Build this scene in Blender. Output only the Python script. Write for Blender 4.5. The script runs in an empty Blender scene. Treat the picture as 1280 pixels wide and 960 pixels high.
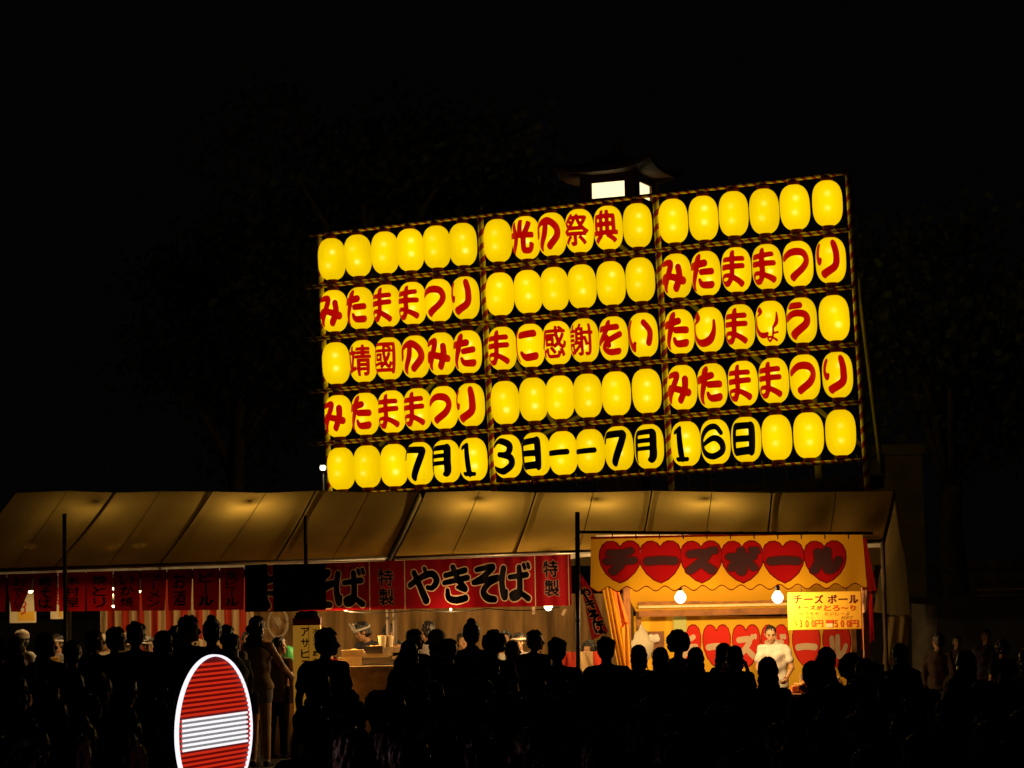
import bpy, bmesh, math, random
import numpy as np
from mathutils import Vector, Matrix
random.seed(7)
S = bpy.context.scene
COL = S.collection
# ---------------------------------------------------------------- camera, world, exposure
EYE = Vector((0, 0, 2.0)); FPX = 3000.0; PITCH = math.atan(270 / FPX); ROLL = -0.02
F_ = Vector((0, math.cos(PITCH), math.sin(PITCH))); R0 = Vector((1, 0, 0)); U0 = R0.cross(F_)
R_ = R0 * math.cos(ROLL) + U0 * math.sin(ROLL); U_ = U0 * math.cos(ROLL) - R0 * math.sin(ROLL)
cd = bpy.data.cameras.new('camera'); cam = bpy.data.objects.new('camera', cd); COL.objects.link(cam)
cd.sensor_width = 36; cd.lens = FPX / 1280 * 36; cd.clip_start = 0.1; cd.clip_end = 2000
cam.matrix_world = Matrix(((R_.x, U_.x, -F_.x, EYE.x), (R_.y, U_.y, -F_.y, EYE.y), (R_.z, U_.z, -F_.z, EYE.z), (0, 0, 0, 1)))
S.camera = cam
W = bpy.data.worlds.new('World'); S.world = W; W.use_nodes = True
W.node_tree.nodes['Background'].inputs[0].default_value = (0.9, 0.75, 0.85, 1)
W.node_tree.nodes['Background'].inputs[1].default_value = 0.0011
S.view_settings.view_transform = 'Standard'; S.view_settings.look = 'None'
S.view_settings.exposure = 0; S.view_settings.gamma = 1
S.cycles.use_denoising = True
try: S.cycles.denoiser = 'OPENIMAGEDENOISE'
except Exception: pass
S.cycles.use_light_tree = True
S.cycles.max_bounces = 6; S.cycles.diffuse_bounces = 3; S.cycles.transparent_max_bounces = 6
S.cycles.sample_clamp_indirect = 3.0

# ---------------------------------------------------------------- helpers
def at(px, py, Y):
    """world point at depth Y (metres in front of the photographer) for a spot measured on the photograph"""
    d = F_ + R_ * ((px - 640) / FPX) + U_ * ((480 - py) / FPX)
    return EYE + d * (Y / d.y)
MATS = {}
def mat(name, col, rough=0.7, metal=0.0, emit=None, estr=0.0, transl=0.0, noise=0.0, nscale=8.0, bump=0.0, spec=0.3, nocast=False):
    if name in MATS: return MATS[name]
    m = bpy.data.materials.new(name); m.use_nodes = True; nt = m.node_tree; b = nt.nodes['Principled BSDF']
    b.inputs['Base Color'].default_value = (*col, 1); b.inputs['Roughness'].default_value = rough
    b.inputs['Metallic'].default_value = metal; b.inputs['Specular IOR Level'].default_value = spec
    colout = None
    if noise > 0:
        tc = nt.nodes.new('ShaderNodeTexCoord'); n = nt.nodes.new('ShaderNodeTexNoise'); n.inputs['Scale'].default_value = nscale
        n.inputs['Detail'].default_value = 6
        nt.links.new(tc.outputs['Object'], n.inputs['Vector'])
        r = nt.nodes.new('ShaderNodeMapRange'); r.inputs['From Min'].default_value = .3; r.inputs['From Max'].default_value = .7
        r.inputs['To Min'].default_value = 1 - noise; r.inputs['To Max'].default_value = 1 + noise * .5
        nt.links.new(n.outputs['Fac'], r.inputs['Value'])
        mx = nt.nodes.new('ShaderNodeVectorMath'); mx.operation = 'SCALE'; mx.inputs[0].default_value = col
        nt.links.new(r.outputs[0], mx.inputs['Scale']); nt.links.new(mx.outputs[0], b.inputs['Base Color']); colout = mx.outputs[0]
        if bump > 0:
            bp = nt.nodes.new('ShaderNodeBump'); bp.inputs['Strength'].default_value = bump; bp.inputs['Distance'].default_value = .02
            nt.links.new(n.outputs['Fac'], bp.inputs['Height']); nt.links.new(bp.outputs[0], b.inputs['Normal'])
    if emit:
        b.inputs['Emission Color'].default_value = (*emit, 1); b.inputs['Emission Strength'].default_value = estr
        if nocast: m.cycles.emission_sampling = 'NONE'
    if transl > 0:
        t = nt.nodes.new('ShaderNodeBsdfTranslucent'); t.inputs['Color'].default_value = (*col, 1)
        if colout: nt.links.new(colout, t.inputs['Color'])
        mi = nt.nodes.new('ShaderNodeMixShader'); mi.inputs[0].default_value = transl
        nt.links.new(b.outputs[0], mi.inputs[1]); nt.links.new(t.outputs[0], mi.inputs[2])
        nt.links.new(mi.outputs[0], nt.nodes['Material Output'].inputs[0])
    MATS[name] = m; return m
def tag(o, label=None, cat=None, group=None, kind=None):
    if label: o['label'] = label
    if cat: o['category'] = cat
    if group: o['group'] = group
    if kind: o['kind'] = kind
    return o
def empty(name, loc=(0, 0, 0), label=None, cat=None, group=None, M=None):
    o = bpy.data.objects.new(name, None); COL.objects.link(o); o.empty_display_size = .2
    if M is not None: o.matrix_world = M
    else: o.location = loc
    return tag(o, label, cat, group)
def link(name, me, m=None, parent=None, loc=None, smooth=False):
    if m is not None and not me.materials:
        for x in (m if isinstance(m, (list, tuple)) else [m]): me.materials.append(x)
    if smooth: me.polygons.foreach_set('use_smooth', [True] * len(me.polygons))
    o = bpy.data.objects.new(name, me); COL.objects.link(o)
    if parent is not None: o.parent = parent
    if loc is not None: o.location = loc
    return o
def mesh(name, vs, fs, mi=None):
    me = bpy.data.meshes.new(name); me.from_pydata([tuple(v) for v in vs], [], fs); me.update()
    if mi: me.polygons.foreach_set('material_index', mi)
    return me
def bm_mesh(name, bm):
    me = bpy.data.meshes.new(name); bm.to_mesh(me); bm.free(); return me
def box(bm, lo, hi, M=None):
    vs = [bm.verts.new((x, y, z)) for x in (lo[0], hi[0]) for y in (lo[1], hi[1]) for z in (lo[2], hi[2])]
    if M is not None:
        for v in vs: v.co = M @ v.co
    for f in ((0, 1, 3, 2), (4, 6, 7, 5), (0, 4, 5, 1), (2, 3, 7, 6), (0, 2, 6, 4), (1, 5, 7, 3)): bm.faces.new([vs[i] for i in f])
def tube(bm, pts, r, n=8, r2=None):
    pts = [Vector(p) for p in pts]; rings = []
    for i, p in enumerate(pts):
        d = (pts[min(i + 1, len(pts) - 1)] - pts[max(i - 1, 0)]).normalized()
        a = d.cross(Vector((0, 0, 1)));
        if a.length < .05: a = d.cross(Vector((0, 1, 0)))
        a.normalize(); b = d.cross(a); rr = r if r2 is None else r + (r2 - r) * i / (len(pts) - 1)
        rings.append([bm.verts.new(p + a * rr * math.cos(2 * math.pi * k / n) + b * rr * math.sin(2 * math.pi * k / n)) for k in range(n)])
    for A, B in zip(rings, rings[1:]):
        for k in range(n): bm.faces.new((A[k], A[(k + 1) % n], B[(k + 1) % n], B[k]))
    bm.faces.new(rings[0][::-1]); bm.faces.new(rings[-1])
def mtube(name, pts, r, m, parent=None, n=8, r2=None):
    bm = bmesh.new(); tube(bm, pts, r, n, r2); return link(name, bm_mesh(name, bm), m, parent, smooth=True)
def mbox(name, lo, hi, m, parent=None, bev=0.0, M=None):
    bm = bmesh.new(); box(bm, lo, hi, M)
    if bev > 0: bmesh.ops.bevel(bm, geom=bm.edges[:], offset=bev, segments=2, affect='EDGES')
    return link(name, bm_mesh(name, bm), m, parent)
def lathe(bm, prof, n=16, c=(0, 0, 0)):
    rings = [[bm.verts.new((c[0] + r * math.cos(2 * math.pi * k / n), c[1] + r * math.sin(2 * math.pi * k / n), c[2] + z)) for k in range(n)] for r, z in prof]
    for A, B in zip(rings, rings[1:]):
        for k in range(n): bm.faces.new((A[k], A[(k + 1) % n], B[(k + 1) % n], B[k]))
    bm.faces.new(rings[0][::-1]); bm.faces.new(rings[-1])

# ---------------------------------------------------------------- lettering: stroke and font glyphs as distance fields, contoured to real meshes
def stroke_sdf(strokes, X, Z):
    P = np.stack([X.ravel(), Z.ravel()], 1); D = np.full(len(P), 9.0)
    for st in strokes:
        a = np.array([(p[0], p[1], p[2]) for p in st], float)
        if len(a) > 2:
            q = []; n = len(a)
            for i in range(n - 1):
                p0, p1, p2, p3 = a[max(i - 1, 0)], a[i], a[i + 1], a[min(i + 2, n - 1)]
                for t in np.linspace(0, 1, 9)[:-1]:
                    q.append(.5 * (2 * p1 + (p2 - p0) * t + (2 * p0 - 5 * p1 + 4 * p2 - p3) * t * t + (3 * p1 - p0 - 3 * p2 + p3) * t ** 3))
            q.append(a[-1]); a = np.array(q)
        for s, e in zip(a[:-1], a[1:]):
            d = e[:2] - s[:2]; L = max((d * d).sum(), 1e-9)
            t = np.clip(((P - s[:2]) @ d) / L, 0, 1)
            dd = np.hypot(*(P - s[:2] - t[:, None] * d).T) - (s[2] + (e[2] - s[2]) * t)
            D = np.minimum(D, dd)
    return D.reshape(X.shape)
def font_segments(text):
    c = bpy.data.curves.new('t', 'FONT'); c.body = text; c.size = 1.0; c.resolution_u = 5
    o = bpy.data.objects.new('t', c); COL.objects.link(o)
    dg = bpy.context.evaluated_depsgraph_get(); me = bpy.data.meshes.new_from_object(o.evaluated_get(dg))
    bm = bmesh.new(); bm.from_mesh(me); bmesh.ops.remove_doubles(bm, verts=bm.verts[:], dist=1e-5)
    seg = np.array([(e.verts[0].co.x, e.verts[0].co.y, e.verts[1].co.x, e.verts[1].co.y) for e in bm.edges if len(e.link_faces) == 1])
    bm.free(); bpy.data.objects.remove(o); bpy.data.curves.remove(c); bpy.data.meshes.remove(me)
    return seg
def font_sdf(seg, X, Z):
    P = np.stack([X.ravel(), Z.ravel()], 1); D = np.full(len(P), 9.0); ins = np.zeros(len(P), bool)
    for x0, y0, x1, y1 in seg:
        s = np.array([x0, y0]); d = np.array([x1 - x0, y1 - y0]); L = max((d * d).sum(), 1e-12)
        t = np.clip(((P - s) @ d) / L, 0, 1); D = np.minimum(D, np.hypot(*(P - s - t[:, None] * d).T))
        c = (y0 > P[:, 1]) != (y1 > P[:, 1])
        if abs(y1 - y0) > 1e-12: ins ^= c & (P[:, 0] < x0 + (P[:, 1] - y0) * (x1 - x0) / (y1 - y0))
    return np.where(ins, -D, D).reshape(X.shape)
def contour(D, xs, zs, level=0.0):
    D = D - level; V = []; Fc = []; idx = {}
    def cv(i, j):
        k = (i, j)
        if k not in idx: idx[k] = len(V); V.append((xs[i], zs[j]))
        return idx[k]
    def ev(i, j, k, l):
        key = (min((i, j), (k, l)), max((i, j), (k, l)))
        if key not in idx:
            (a, b), (c, d) = key; t = D[b, a] / (D[b, a] - D[d, c]); t = min(max(t, .02), .98)
            idx[key] = len(V); V.append((xs[a] + (xs[c] - xs[a]) * t, zs[b] + (zs[d] - zs[b]) * t))
        return idx[key]
    neg = D < 0
    any_ = neg[:-1, :-1] | neg[1:, :-1] | neg[:-1, 1:] | neg[1:, 1:]
    for j, i in zip(*np.nonzero(any_)):
        i = int(i); j = int(j); cs = ((i, j), (i + 1, j), (i + 1, j + 1), (i, j + 1)); poly = []
        for a in range(4):
            p, q = cs[a], cs[(a + 1) % 4]; pin, qin = neg[p[1], p[0]], neg[q[1], q[0]]
            if pin: poly.append(cv(*p))
            if pin != qin: poly.append(ev(*p, *q))
        if len(poly) > 2: Fc.append(poly)
    return V, Fc
def glyph_field(ch, nx, nz):
    """distance field over [-.12,1.12]^2 of a glyph normalised to the unit square"""
    xs = np.linspace(-.14, 1.14, nx); zs = np.linspace(-.14, 1.14, nz); X, Z = np.meshgrid(xs, zs)
    if ch in STROKES: return stroke_sdf(STROKES[ch], X, Z), xs, zs
    seg = font_segments(ch); x0, x1 = seg[:, [0, 2]].min(), seg[:, [0, 2]].max(); y0, y1 = seg[:, [1, 3]].min(), seg[:, [1, 3]].max()
    s = max(x1 - x0, y1 - y0)
    if ch in 'ーー－〜': seg[:, [0, 2]] = (seg[:, [0, 2]] - x0) / s; seg[:, [1, 3]] = (seg[:, [1, 3]] - y0) / s + .5 - (y1 - y0) / s / 2
    else:
        sx = (x1 - x0) / s; sy = (y1 - y0) / s
        sx = sx if sx < .7 else 1; sy = sy if sy < .7 else 1
        seg[:, [0, 2]] = (seg[:, [0, 2]] - x0) / (x1 - x0) * sx + (1 - sx) / 2; seg[:, [1, 3]] = (seg[:, [1, 3]] - y0) / (y1 - y0) * sy + (1 - sy) / 2
    return font_sdf(seg, X, Z), xs, zs
a, b, c_, t_ = .085, .075, .06, .04
STROKES = {
 'み': [[(.12,.86,.07),(.48,.88,.08),(.36,.5,.075),(.14,.06,.075)], [(.06,.3,.07),(.2,.46,.07),(.5,.42,.075),(.95,.3,.09)], [(.8,.72,.08),(.8,.4,.075),(.66,.06,.085)]],
 'た': [[(.04,.7,.09),(.64,.78,.09)], [(.36,.97,.1),(.3,.55,.09),(.1,.02,.07)], [(.54,.5,.07),(.9,.52,.075)], [(.46,.25,.03),(.56,.1,.07),(.92,.1,.085)]],
 'ま': [[(.12,.80,.075),(.88,.83,.075)], [(.1,.55,.075),(.9,.57,.075)], [(.48,.98,.085),(.49,.6,.08),(.47,.24,.08),(.34,.04,.075),(.1,.02,.065)], [(.1,.02,.05),(.06,.17,.05),(.2,.27,.05),(.5,.24,.07),(.92,.04,.085)]],
 'つ': [[(.04,.66,.085),(.38,.84,.09),(.78,.8,.085),(.93,.55,.08),(.76,.28,.085),(.36,.06,.09)]],
 'り': [[(.12,.93,.06),(.1,.6,.055),(.18,.42,.06),(.24,.5,.03)], [(.78,.98,.09),(.84,.6,.085),(.76,.25,.09),(.3,.04,.09)]],
 'の': [[(.48,.84,.07),(.42,.45,.08),(.2,.02,.06)], [(.08,.42,.06),(.1,.5,.06),(.12,.76,.07),(.5,.92,.085),(.86,.72,.09),(.92,.42,.09),(.62,.08,.09)]],
 'に': [[(.07,.96,.05),(.02,.5,.045),(.1,.02,.03)], [(.34,.8,.085),(.88,.84,.085)], [(.34,.22,.05),(.5,.08,.085),(.94,.1,.09)]],
 'を': [[(.1,.78,.08),(.82,.84,.08)], [(.46,.98,.08),(.36,.66,.08),(.06,.34,.07)], [(.1,.36,.06),(.4,.52,.07),(.5,.26,.075)], [(.92,.6,.08),(.5,.4,.075),(.3,.18,.075),(.5,.04,.08),(.9,.06,.085)]],
 'い': [[(.1,.92,.06),(.02,.5,.065),(.16,.08,.085),(.34,.2,.03)], [(.72,.84,.07),(.92,.55,.085),(.86,.2,.085)]],
 'し': [[(.16,.94,.085),(.30,.84,.07),(.16,.72,.02)], [(.10,.66,.03),(.08,.36,.065),(.24,.12,.085),(.5,.04,.09),(.78,.16,.085),(.92,.42,.05),(.92,.74,.015)]],
 'しょ': [[(.16,.94,.085),(.30,.84,.07),(.16,.72,.02)], [(.10,.66,.03),(.08,.36,.075),(.24,.14,.09),(.44,.10,.085),(.58,.14,.05)], [(.78,.34,.03),(.92,.52,.06),(.94,.80,.02)],
        [(.78,.30,.026),(.78,.02,.028),(.66,-.06,.028),(.60,.01,.026),(.72,.05,.026),(.98,-.05,.028)], [(.78,.17,.026),(.97,.20,.026)]],
 'う': [[(.2,.95,.075),(.66,.92,.08)], [(.06,.55,.08),(.42,.7,.08),(.82,.64,.085),(.86,.34,.085),(.3,.02,.09)]],
 '7': [[(.06,.94,.075),(.86,.94,.08)], [(.84,.92,.08),(.44,.04,.09)], [(.05,.92,.04),(.04,.68,.025)]],
 '1': [[(.46,.94,.08),(.56,.04,.095)], [(.44,.97,.04),(.26,.86,.045)], [(.3,.0,.035),(.82,.0,.035)]],
 '3': [[(.1,.88,.05),(.4,.98,.07),(.8,.84,.085),(.72,.58,.07),(.42,.54,.05)], [(.42,.54,.05),(.8,.46,.075),(.86,.2,.09),(.5,.02,.075),(.1,.1,.065)]],
 '6': [[(.88,.76,.06),(.7,.96,.07),(.36,.9,.07),(.1,.55,.075),(.16,.16,.085),(.5,.02,.075),(.88,.16,.085),(.9,.42,.085),(.6,.58,.06),(.2,.42,.04)]],
 '月': [[(.12,.9,.07),(.1,.4,.07),(.02,.02,.03)], [(.14,.92,.07),(.8,.95,.08)], [(.82,.92,.13),(.8,.5,.12),(.8,.14,.12),(.66,.06,.05)], [(.14,.66,.055),(.78,.68,.055)], [(.12,.42,.055),(.78,.44,.055)], [(.12,.2,.0),(.13,.2,.0)]],
 '日': [[(.14,.92,.08),(.12,.1,.08)], [(.14,.9,.09),(.84,.93,.09)], [(.84,.92,.12),(.82,.08,.1)], [(.14,.52,.08),(.8,.52,.08)], [(.12,.12,.1),(.8,.14,.1)]],
 '－': [[(.12,.5,.07),(.86,.52,.075)]],
 # thick rounded katakana for the hearts
 'チ': [[(.12,.86,.1),(.55,.84,.1),(.85,.94,.09)], [(.02,.5,.1),(.96,.52,.1)], [(.52,.86,.1),(.52,.4,.1),(.24,.06,.11)]],
 'ー': [[(.04,.5,.12),(.5,.54,.12),(.96,.5,.12)]],
 'ズ': [[(.1,.82,.11),(.68,.84,.11),(.45,.45,.11),(.06,.1,.11)], [(.5,.42,.1),(.86,.1,.12)], [(.82,1.0,.055),(.84,.9,.055)], [(.99,1.02,.055),(1.0,.92,.055)]],
 'ボ': [[(.04,.7,.1),(.86,.7,.1)], [(.45,.95,.1),(.46,.08,.11),(.34,.1,.06)], [(.2,.45,.08),(.08,.2,.09)], [(.72,.45,.08),(.88,.2,.09)], [(.84,1.0,.06),(.86,.92,.06)], [(1.0,1.0,.06),(1.02,.92,.06)]],
 'ル': [[(.24,.9,.1),(.24,.45,.1),(.06,.1,.1)], [(.56,.96,.1),(.56,.16,.12),(.8,.22,.1),(.98,.55,.09)]],
 # brush kana of the fried noodle banner
 'や': [[(.02,.5,.07),(.4,.72,.08),(.78,.82,.085),(.94,.62,.09),(.8,.42,.07),(.62,.42,.05)], [(.52,.98,.05),(.58,.82,.04)], [(.16,.86,.07),(.36,.45,.085),(.56,.04,.1)]],
 'き': [[(.14,.76,.06),(.82,.9,.075)], [(.1,.54,.06),(.9,.68,.075)], [(.4,1.0,.07),(.6,.6,.08),(.82,.34,.07),(.55,.4,.04)], [(.2,.32,.05),(.24,.1,.08),(.5,.02,.09),(.82,.08,.085)]],
 'そ': [[(.2,.9,.06),(.76,.98,.075),(.4,.68,.07),(.1,.52,.06),(.92,.66,.075),(.6,.48,.07),(.42,.25,.085),(.56,.06,.095),(.8,.02,.08)]],
 'ば': [[(.1,.92,.08),(.04,.5,.08),(.12,.08,.09),(.2,.26,.03)], [(.32,.66,.06),(.9,.72,.075)], [(.64,.94,.07),(.66,.5,.08),(.62,.14,.09),(.42,.04,.08),(.36,.16,.05),(.6,.22,.06),(.94,.02,.08)], [(.8,1.02,.045),(.84,.92,.045)], [(.95,1.04,.045),(.98,.94,.045)]],
}
BOLD = {'祭': .028, '典': .038, '靖': .028, '國': .022, '感': .024, '謝': .02, '光': .06, '1': .035, '3': .032, '6': .03, '月': .016, '日': .016, '－': .02, '7': .04, 'ま': .014, 'を': .022, 'しょ': .008}
def glyph_mesh(ch, nx=44, nz=60, level=None):
    D, xs, zs = glyph_field(ch, nx, nz)
    if level is None: level = BOLD.get(ch, 0.034)
    return contour(D, xs, zs, level)
GC = {}
def flat_glyph(name, ch, x, z, w, h, fn, m, parent, level=0.0, n=40, lift=.004):
    """glyph on a cloth or board: fn(x, z) gives the surface point, lift moves it to the front (-Y)"""
    key = (ch, level, n)
    if key not in GC: GC[key] = glyph_mesh(ch, n, n, level)
    V, Fc = GC[key]
    if not Fc: return None
    vs = [fn(x + (u - .5) * w, z + (v - .5) * h) + Vector((0, -lift, 0)) for u, v in V]
    return link(name, mesh(name, vs, Fc), m, parent)

# ---------------------------------------------------------------- materials
def paper():
    m = bpy.data.materials.new('lantern_paper'); m.use_nodes = True; nt = m.node_tree; N = nt.nodes; L = nt.links
    N.clear(); out = N.new('ShaderNodeOutputMaterial'); em = N.new('ShaderNodeEmission'); tc = N.new('ShaderNodeTexCoord'); oi = N.new('ShaderNodeObjectInfo')
    wn = N.new('ShaderNodeTexWhiteNoise'); wn.noise_dimensions = '1D'; L.new(oi.outputs['Random'], wn.inputs['W'])
    sep = N.new('ShaderNodeSeparateColor'); L.new(wn.outputs['Color'], sep.inputs[0])
    def math_(op, *args):
        n = N.new('ShaderNodeMath'); n.operation = op
        for i, v in enumerate(args):
            if isinstance(v, (int, float)): n.inputs[i].default_value = v
            else: L.new(v, n.inputs[i])
        return n.outputs[0]
    px = N.new('ShaderNodeSeparateXYZ'); L.new(tc.outputs['Object'], px.inputs[0])
    # glow of two unbuilt inner bulbs, painted into the paper as bright spots
    total = None; wide = None
    for k, (dz, ch, amp) in enumerate(((.14, 0, .85), (-.14, 1, 1.1))):
        cx = math_('ADD', math_('MULTIPLY', sep.outputs[ch], .11), .03)
        cz = math_('ADD', math_('MULTIPLY', sep.outputs[2], .06), dz - .03)
        dx = math_('SUBTRACT', px.outputs[0], cx); dy = math_('ADD', px.outputs[1], .235); dzz = math_('SUBTRACT', px.outputs[2], cz)
        d2 = math_('ADD', math_('ADD', math_('MULTIPLY', dx, dx), math_('MULTIPLY', dy, dy)), math_('MULTIPLY', dzz, dzz))
        g = math_('MULTIPLY', math_('EXPONENT', math_('MULTIPLY', d2, -480.0)), amp)
        w = math_('EXPONENT', math_('MULTIPLY', d2, -28.0))
        total = g if total is None else math_('ADD', total, g); wide = w if wide is None else math_('ADD', wide, w)
    # paper fibre streaks and bamboo rib bands
    mp = N.new('ShaderNodeMapping'); mp.inputs['Scale'].default_value = (26, 26, 1.2); L.new(tc.outputs['Object'], mp.inputs[0])
    add = N.new('ShaderNodeVectorMath'); add.operation = 'ADD'; L.new(mp.outputs[0], add.inputs[0]); L.new(wn.outputs['Color'], add.inputs[1])
    nz = N.new('ShaderNodeTexNoise'); nz.inputs['Scale'].default_value = 1.0; L.new(add.outputs[0], nz.inputs['Vector'])
    streak = math_('ADD', math_('MULTIPLY', nz.outputs['Fac'], .22), .86)
    rib = math_('ADD', math_('MULTIPLY', math_('SINE', math_('MULTIPLY', px.outputs[2], 150.0)), .012), 1.0)
    # wide painted bulb glow, fading towards both ends and the sides
    base = math_('ADD', math_('MULTIPLY', wide, .22), .87)
    vary = math_('ADD', math_('MULTIPLY', oi.outputs['Random'], .12), .93)
    s = math_('MULTIPLY', math_('MULTIPLY', math_('MULTIPLY', base, streak), rib), vary)
    r = math_('ADD', math_('MULTIPLY', s, 1.08), math_('MULTIPLY', total, .3))
    g = math_('ADD', math_('MULTIPLY', s, math_('ADD', math_('MULTIPLY', wide, .07), .655)), math_('MULTIPLY', total, .5))
    bl = math_('ADD', math_('MULTIPLY', s, .0004), math_('MULTIPLY', total, .22))
    cc = N.new('ShaderNodeCombineColor'); L.new(r, cc.inputs[0]); L.new(g, cc.inputs[1]); L.new(bl, cc.inputs[2])
    L.new(cc.outputs[0], em.inputs[0]); em.inputs[1].default_value = 1.0; L.new(em.outputs[0], out.inputs[0])
    return m
M_PAPER = paper()
M_REDINK = mat('backlit_red_ink', (.25, .01, .01), emit=(.40, .002, .0), estr=1.0, nocast=True)
M_BLKINK = mat('black_ink', (.012, .01, .008), rough=.9)
M_RING = mat('lantern_ring_dark_red', (.22, .02, .016), rough=.6, noise=.3, nscale=30)
M_SCAF = mat('scaffold_pipe', (.13, .12, .055), rough=.5, metal=.3, noise=.3, nscale=6)
M_DARKWOOD = mat('dark_timber', (.10, .07, .04), noise=.5, nscale=4, bump=.4)
def wrapped(name, freq):
    m = bpy.data.materials.new(name); m.use_nodes = True; nt = m.node_tree; N = nt.nodes; L = nt.links; b = N['Principled BSDF']
    tc = N.new('ShaderNodeTexCoord'); s = N.new('ShaderNodeSeparateXYZ'); L.new(tc.outputs['Object'], s.inputs[0])
    at2 = N.new('ShaderNodeMath'); at2.operation = 'ARCTAN2'; L.new(s.outputs[1], at2.inputs[0]); L.new(s.outputs[2], at2.inputs[1])
    mu = N.new('ShaderNodeMath'); mu.operation = 'MULTIPLY_ADD'; L.new(s.outputs[0], mu.inputs[0]); mu.inputs[1].default_value = freq; L.new(at2.outputs[0], mu.inputs[2])
    si = N.new('ShaderNodeMath'); si.operation = 'SINE'; L.new(mu.outputs[0], si.inputs[0])
    gt = N.new('ShaderNodeMapRange'); L.new(si.outputs[0], gt.inputs['Value']); gt.inputs['From Min'].default_value = -.35; gt.inputs['From Max'].default_value = -.05
    mx = N.new('ShaderNodeMix'); mx.data_type = 'RGBA'; L.new(gt.outputs[0], mx.inputs[0]); mx.inputs[6].default_value = (.42, .022, .016, 1); mx.inputs[7].default_value = (.95, .86, .72, 1)
    L.new(mx.outputs[2], b.inputs['Base Color']); b.inputs['Roughness'].default_value = .8
    return m
M_WRAP = wrapped('red_white_wrapped_cloth', 31.0); M_WRAP2 = wrapped('red_white_wrapped_post', 22.0)

# ---------------------------------------------------------------- ground
def ground():
    n = 40; vs = [(x, y, 0) for y in (-60, 20, 60, 400) for x in (-300, -40, 40, 300)]
    fs = [(j * 4 + i, j * 4 + i + 1, j * 4 + i + 5, j * 4 + i + 4) for j in range(3) for i in range(3)]
    o = link('ground', mesh('ground', vs, fs), mat('asphalt', (.05, .048, .045), rough=.85, noise=.4, nscale=3, bump=.4)); o['kind'] = 'structure'
ground()

# ---------------------------------------------------------------- lantern wall
SC = 1.6
YAW, LEAN, BACK = -.41424504, .02354683, -.0158209
TL = EYE + Vector((-2.38713379, 32, 4.61384833)) * SC
BW = 6.89439686 * SC; BH = 2.82436847 * SC
u_ = Vector((math.cos(YAW) * math.cos(LEAN), math.sin(YAW) * math.cos(LEAN), math.sin(LEAN)))
n_ = u_.cross(Vector((0, 0, 1))).normalized(); w_ = -(n_.cross(u_))
if w_.z < 0: w_ = -w_
w_ = (w_ * math.cos(BACK) - n_ * math.sin(BACK)).normalized(); nf = w_.cross(u_)      # nf points away behind the board
if nf.y < 0: nf = -nf
BM = Matrix(((u_.x, nf.x, w_.x, TL.x), (u_.y, nf.y, w_.y, TL.y), (u_.z, nf.z, w_.z, TL.z), (0, 0, 0, 1)))
def onboard(px, py):
    d = F_ + R_ * ((px - 640) / FPX) + U_ * ((480 - py) / FPX); t = (TL - EYE).dot(nf) / d.dot(nf); P = EYE + d * t - TL
    return P.dot(u_), P.dot(w_)
topx = [415, 448, 481, 513, 546, 579, 622, 657, 690, 724, 760, 797, 842, 879, 917, 955, 994, 1034]
topy = [324, 320.5, 317, 313.5, 310.5, 307, 303, 299, 295, 291.5, 287.5, 283, 278, 274, 270, 265, 261, 255]
UX = [onboard(x, y)[0] for x, y in zip(topx, topy)]
PITCHZ = BH / 4
LA, LB = .30, .455           # lantern half width and half height
LA = .5 * .955 * (UX[5] - UX[0]) / 5
def lrad(z): return LA * max(1 - abs(z / LB) ** 2.9, 0) ** (1 / 2.5)
def lantern_mesh():
    bm = bmesh.new(); zc = LB * .972; prof = []
    for k in range(-22, 23):
        z = zc * math.sin(k / 22 * math.pi / 2); prof.append((lrad(z) * (1 - .004 * (k % 2)), z))
    lathe(bm, prof, 32); return bm_mesh('paper_shell', bm)
ME_SHELL = lantern_mesh(); ME_SHELL.materials.append(M_PAPER); ME_SHELL.polygons.foreach_set('use_smooth', [True] * len(ME_SHELL.polygons))
bm = bmesh.new(); lathe(bm, [(.10, 0), (.125, .01), (.125, .07), (.10, .08)], 20); ME_RING = bm_mesh('ring', bm); ME_RING.materials.append(M_RING)
def wrap_glyph(ch, var=0):
    keep = STROKES.get(ch); rj = random.Random(var * 7 + 1)
    if keep and var: STROKES[ch] = [[(x + rj.uniform(-.02, .02), z + rj.uniform(-.018, .018), r * rj.uniform(.9, 1.12)) for x, z, r in st] for st in keep]
    V, Fc = glyph_mesh(ch)
    if keep: STROKES[ch] = keep
    gw, gh, off = LA * 2 * .93, LB * 2 * .70, 0.0
    if ch in ('1',): gw *= .9
    vs = []
    for x, z in V:
        X = (x - .5) * gw; Z = (z - .5) * gh; r = lrad(Z) + .005; th = max(-1.45, min(1.45, X / LA)); vs.append((r * math.sin(th), -r * math.cos(th), Z))
    me = mesh('character', vs, Fc); me.materials.append(M_BLKINK if ch in '7月13日－6' else M_REDINK); return me
GL = {}
ROWS = [['      ', ' 光の祭典 ', '      '], ['みたままつり', '      ', 'みたままつり'], [' 靖國のみた', 'まに感謝をい', ['た', 'し', 'ま', 'しょ', 'う', ' ']],
        ['みたままつり', '      ', 'みたままつり'], ['   7月1', '3日－－7月', '16日   ']]
PN = ['left', 'middle', 'right']; RN = ['top', 'second', 'middle', 'fourth', 'bottom']; CN = ['first', 'second', 'third', 'fourth', 'fifth', 'sixth']
rl = random.Random(3)
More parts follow.
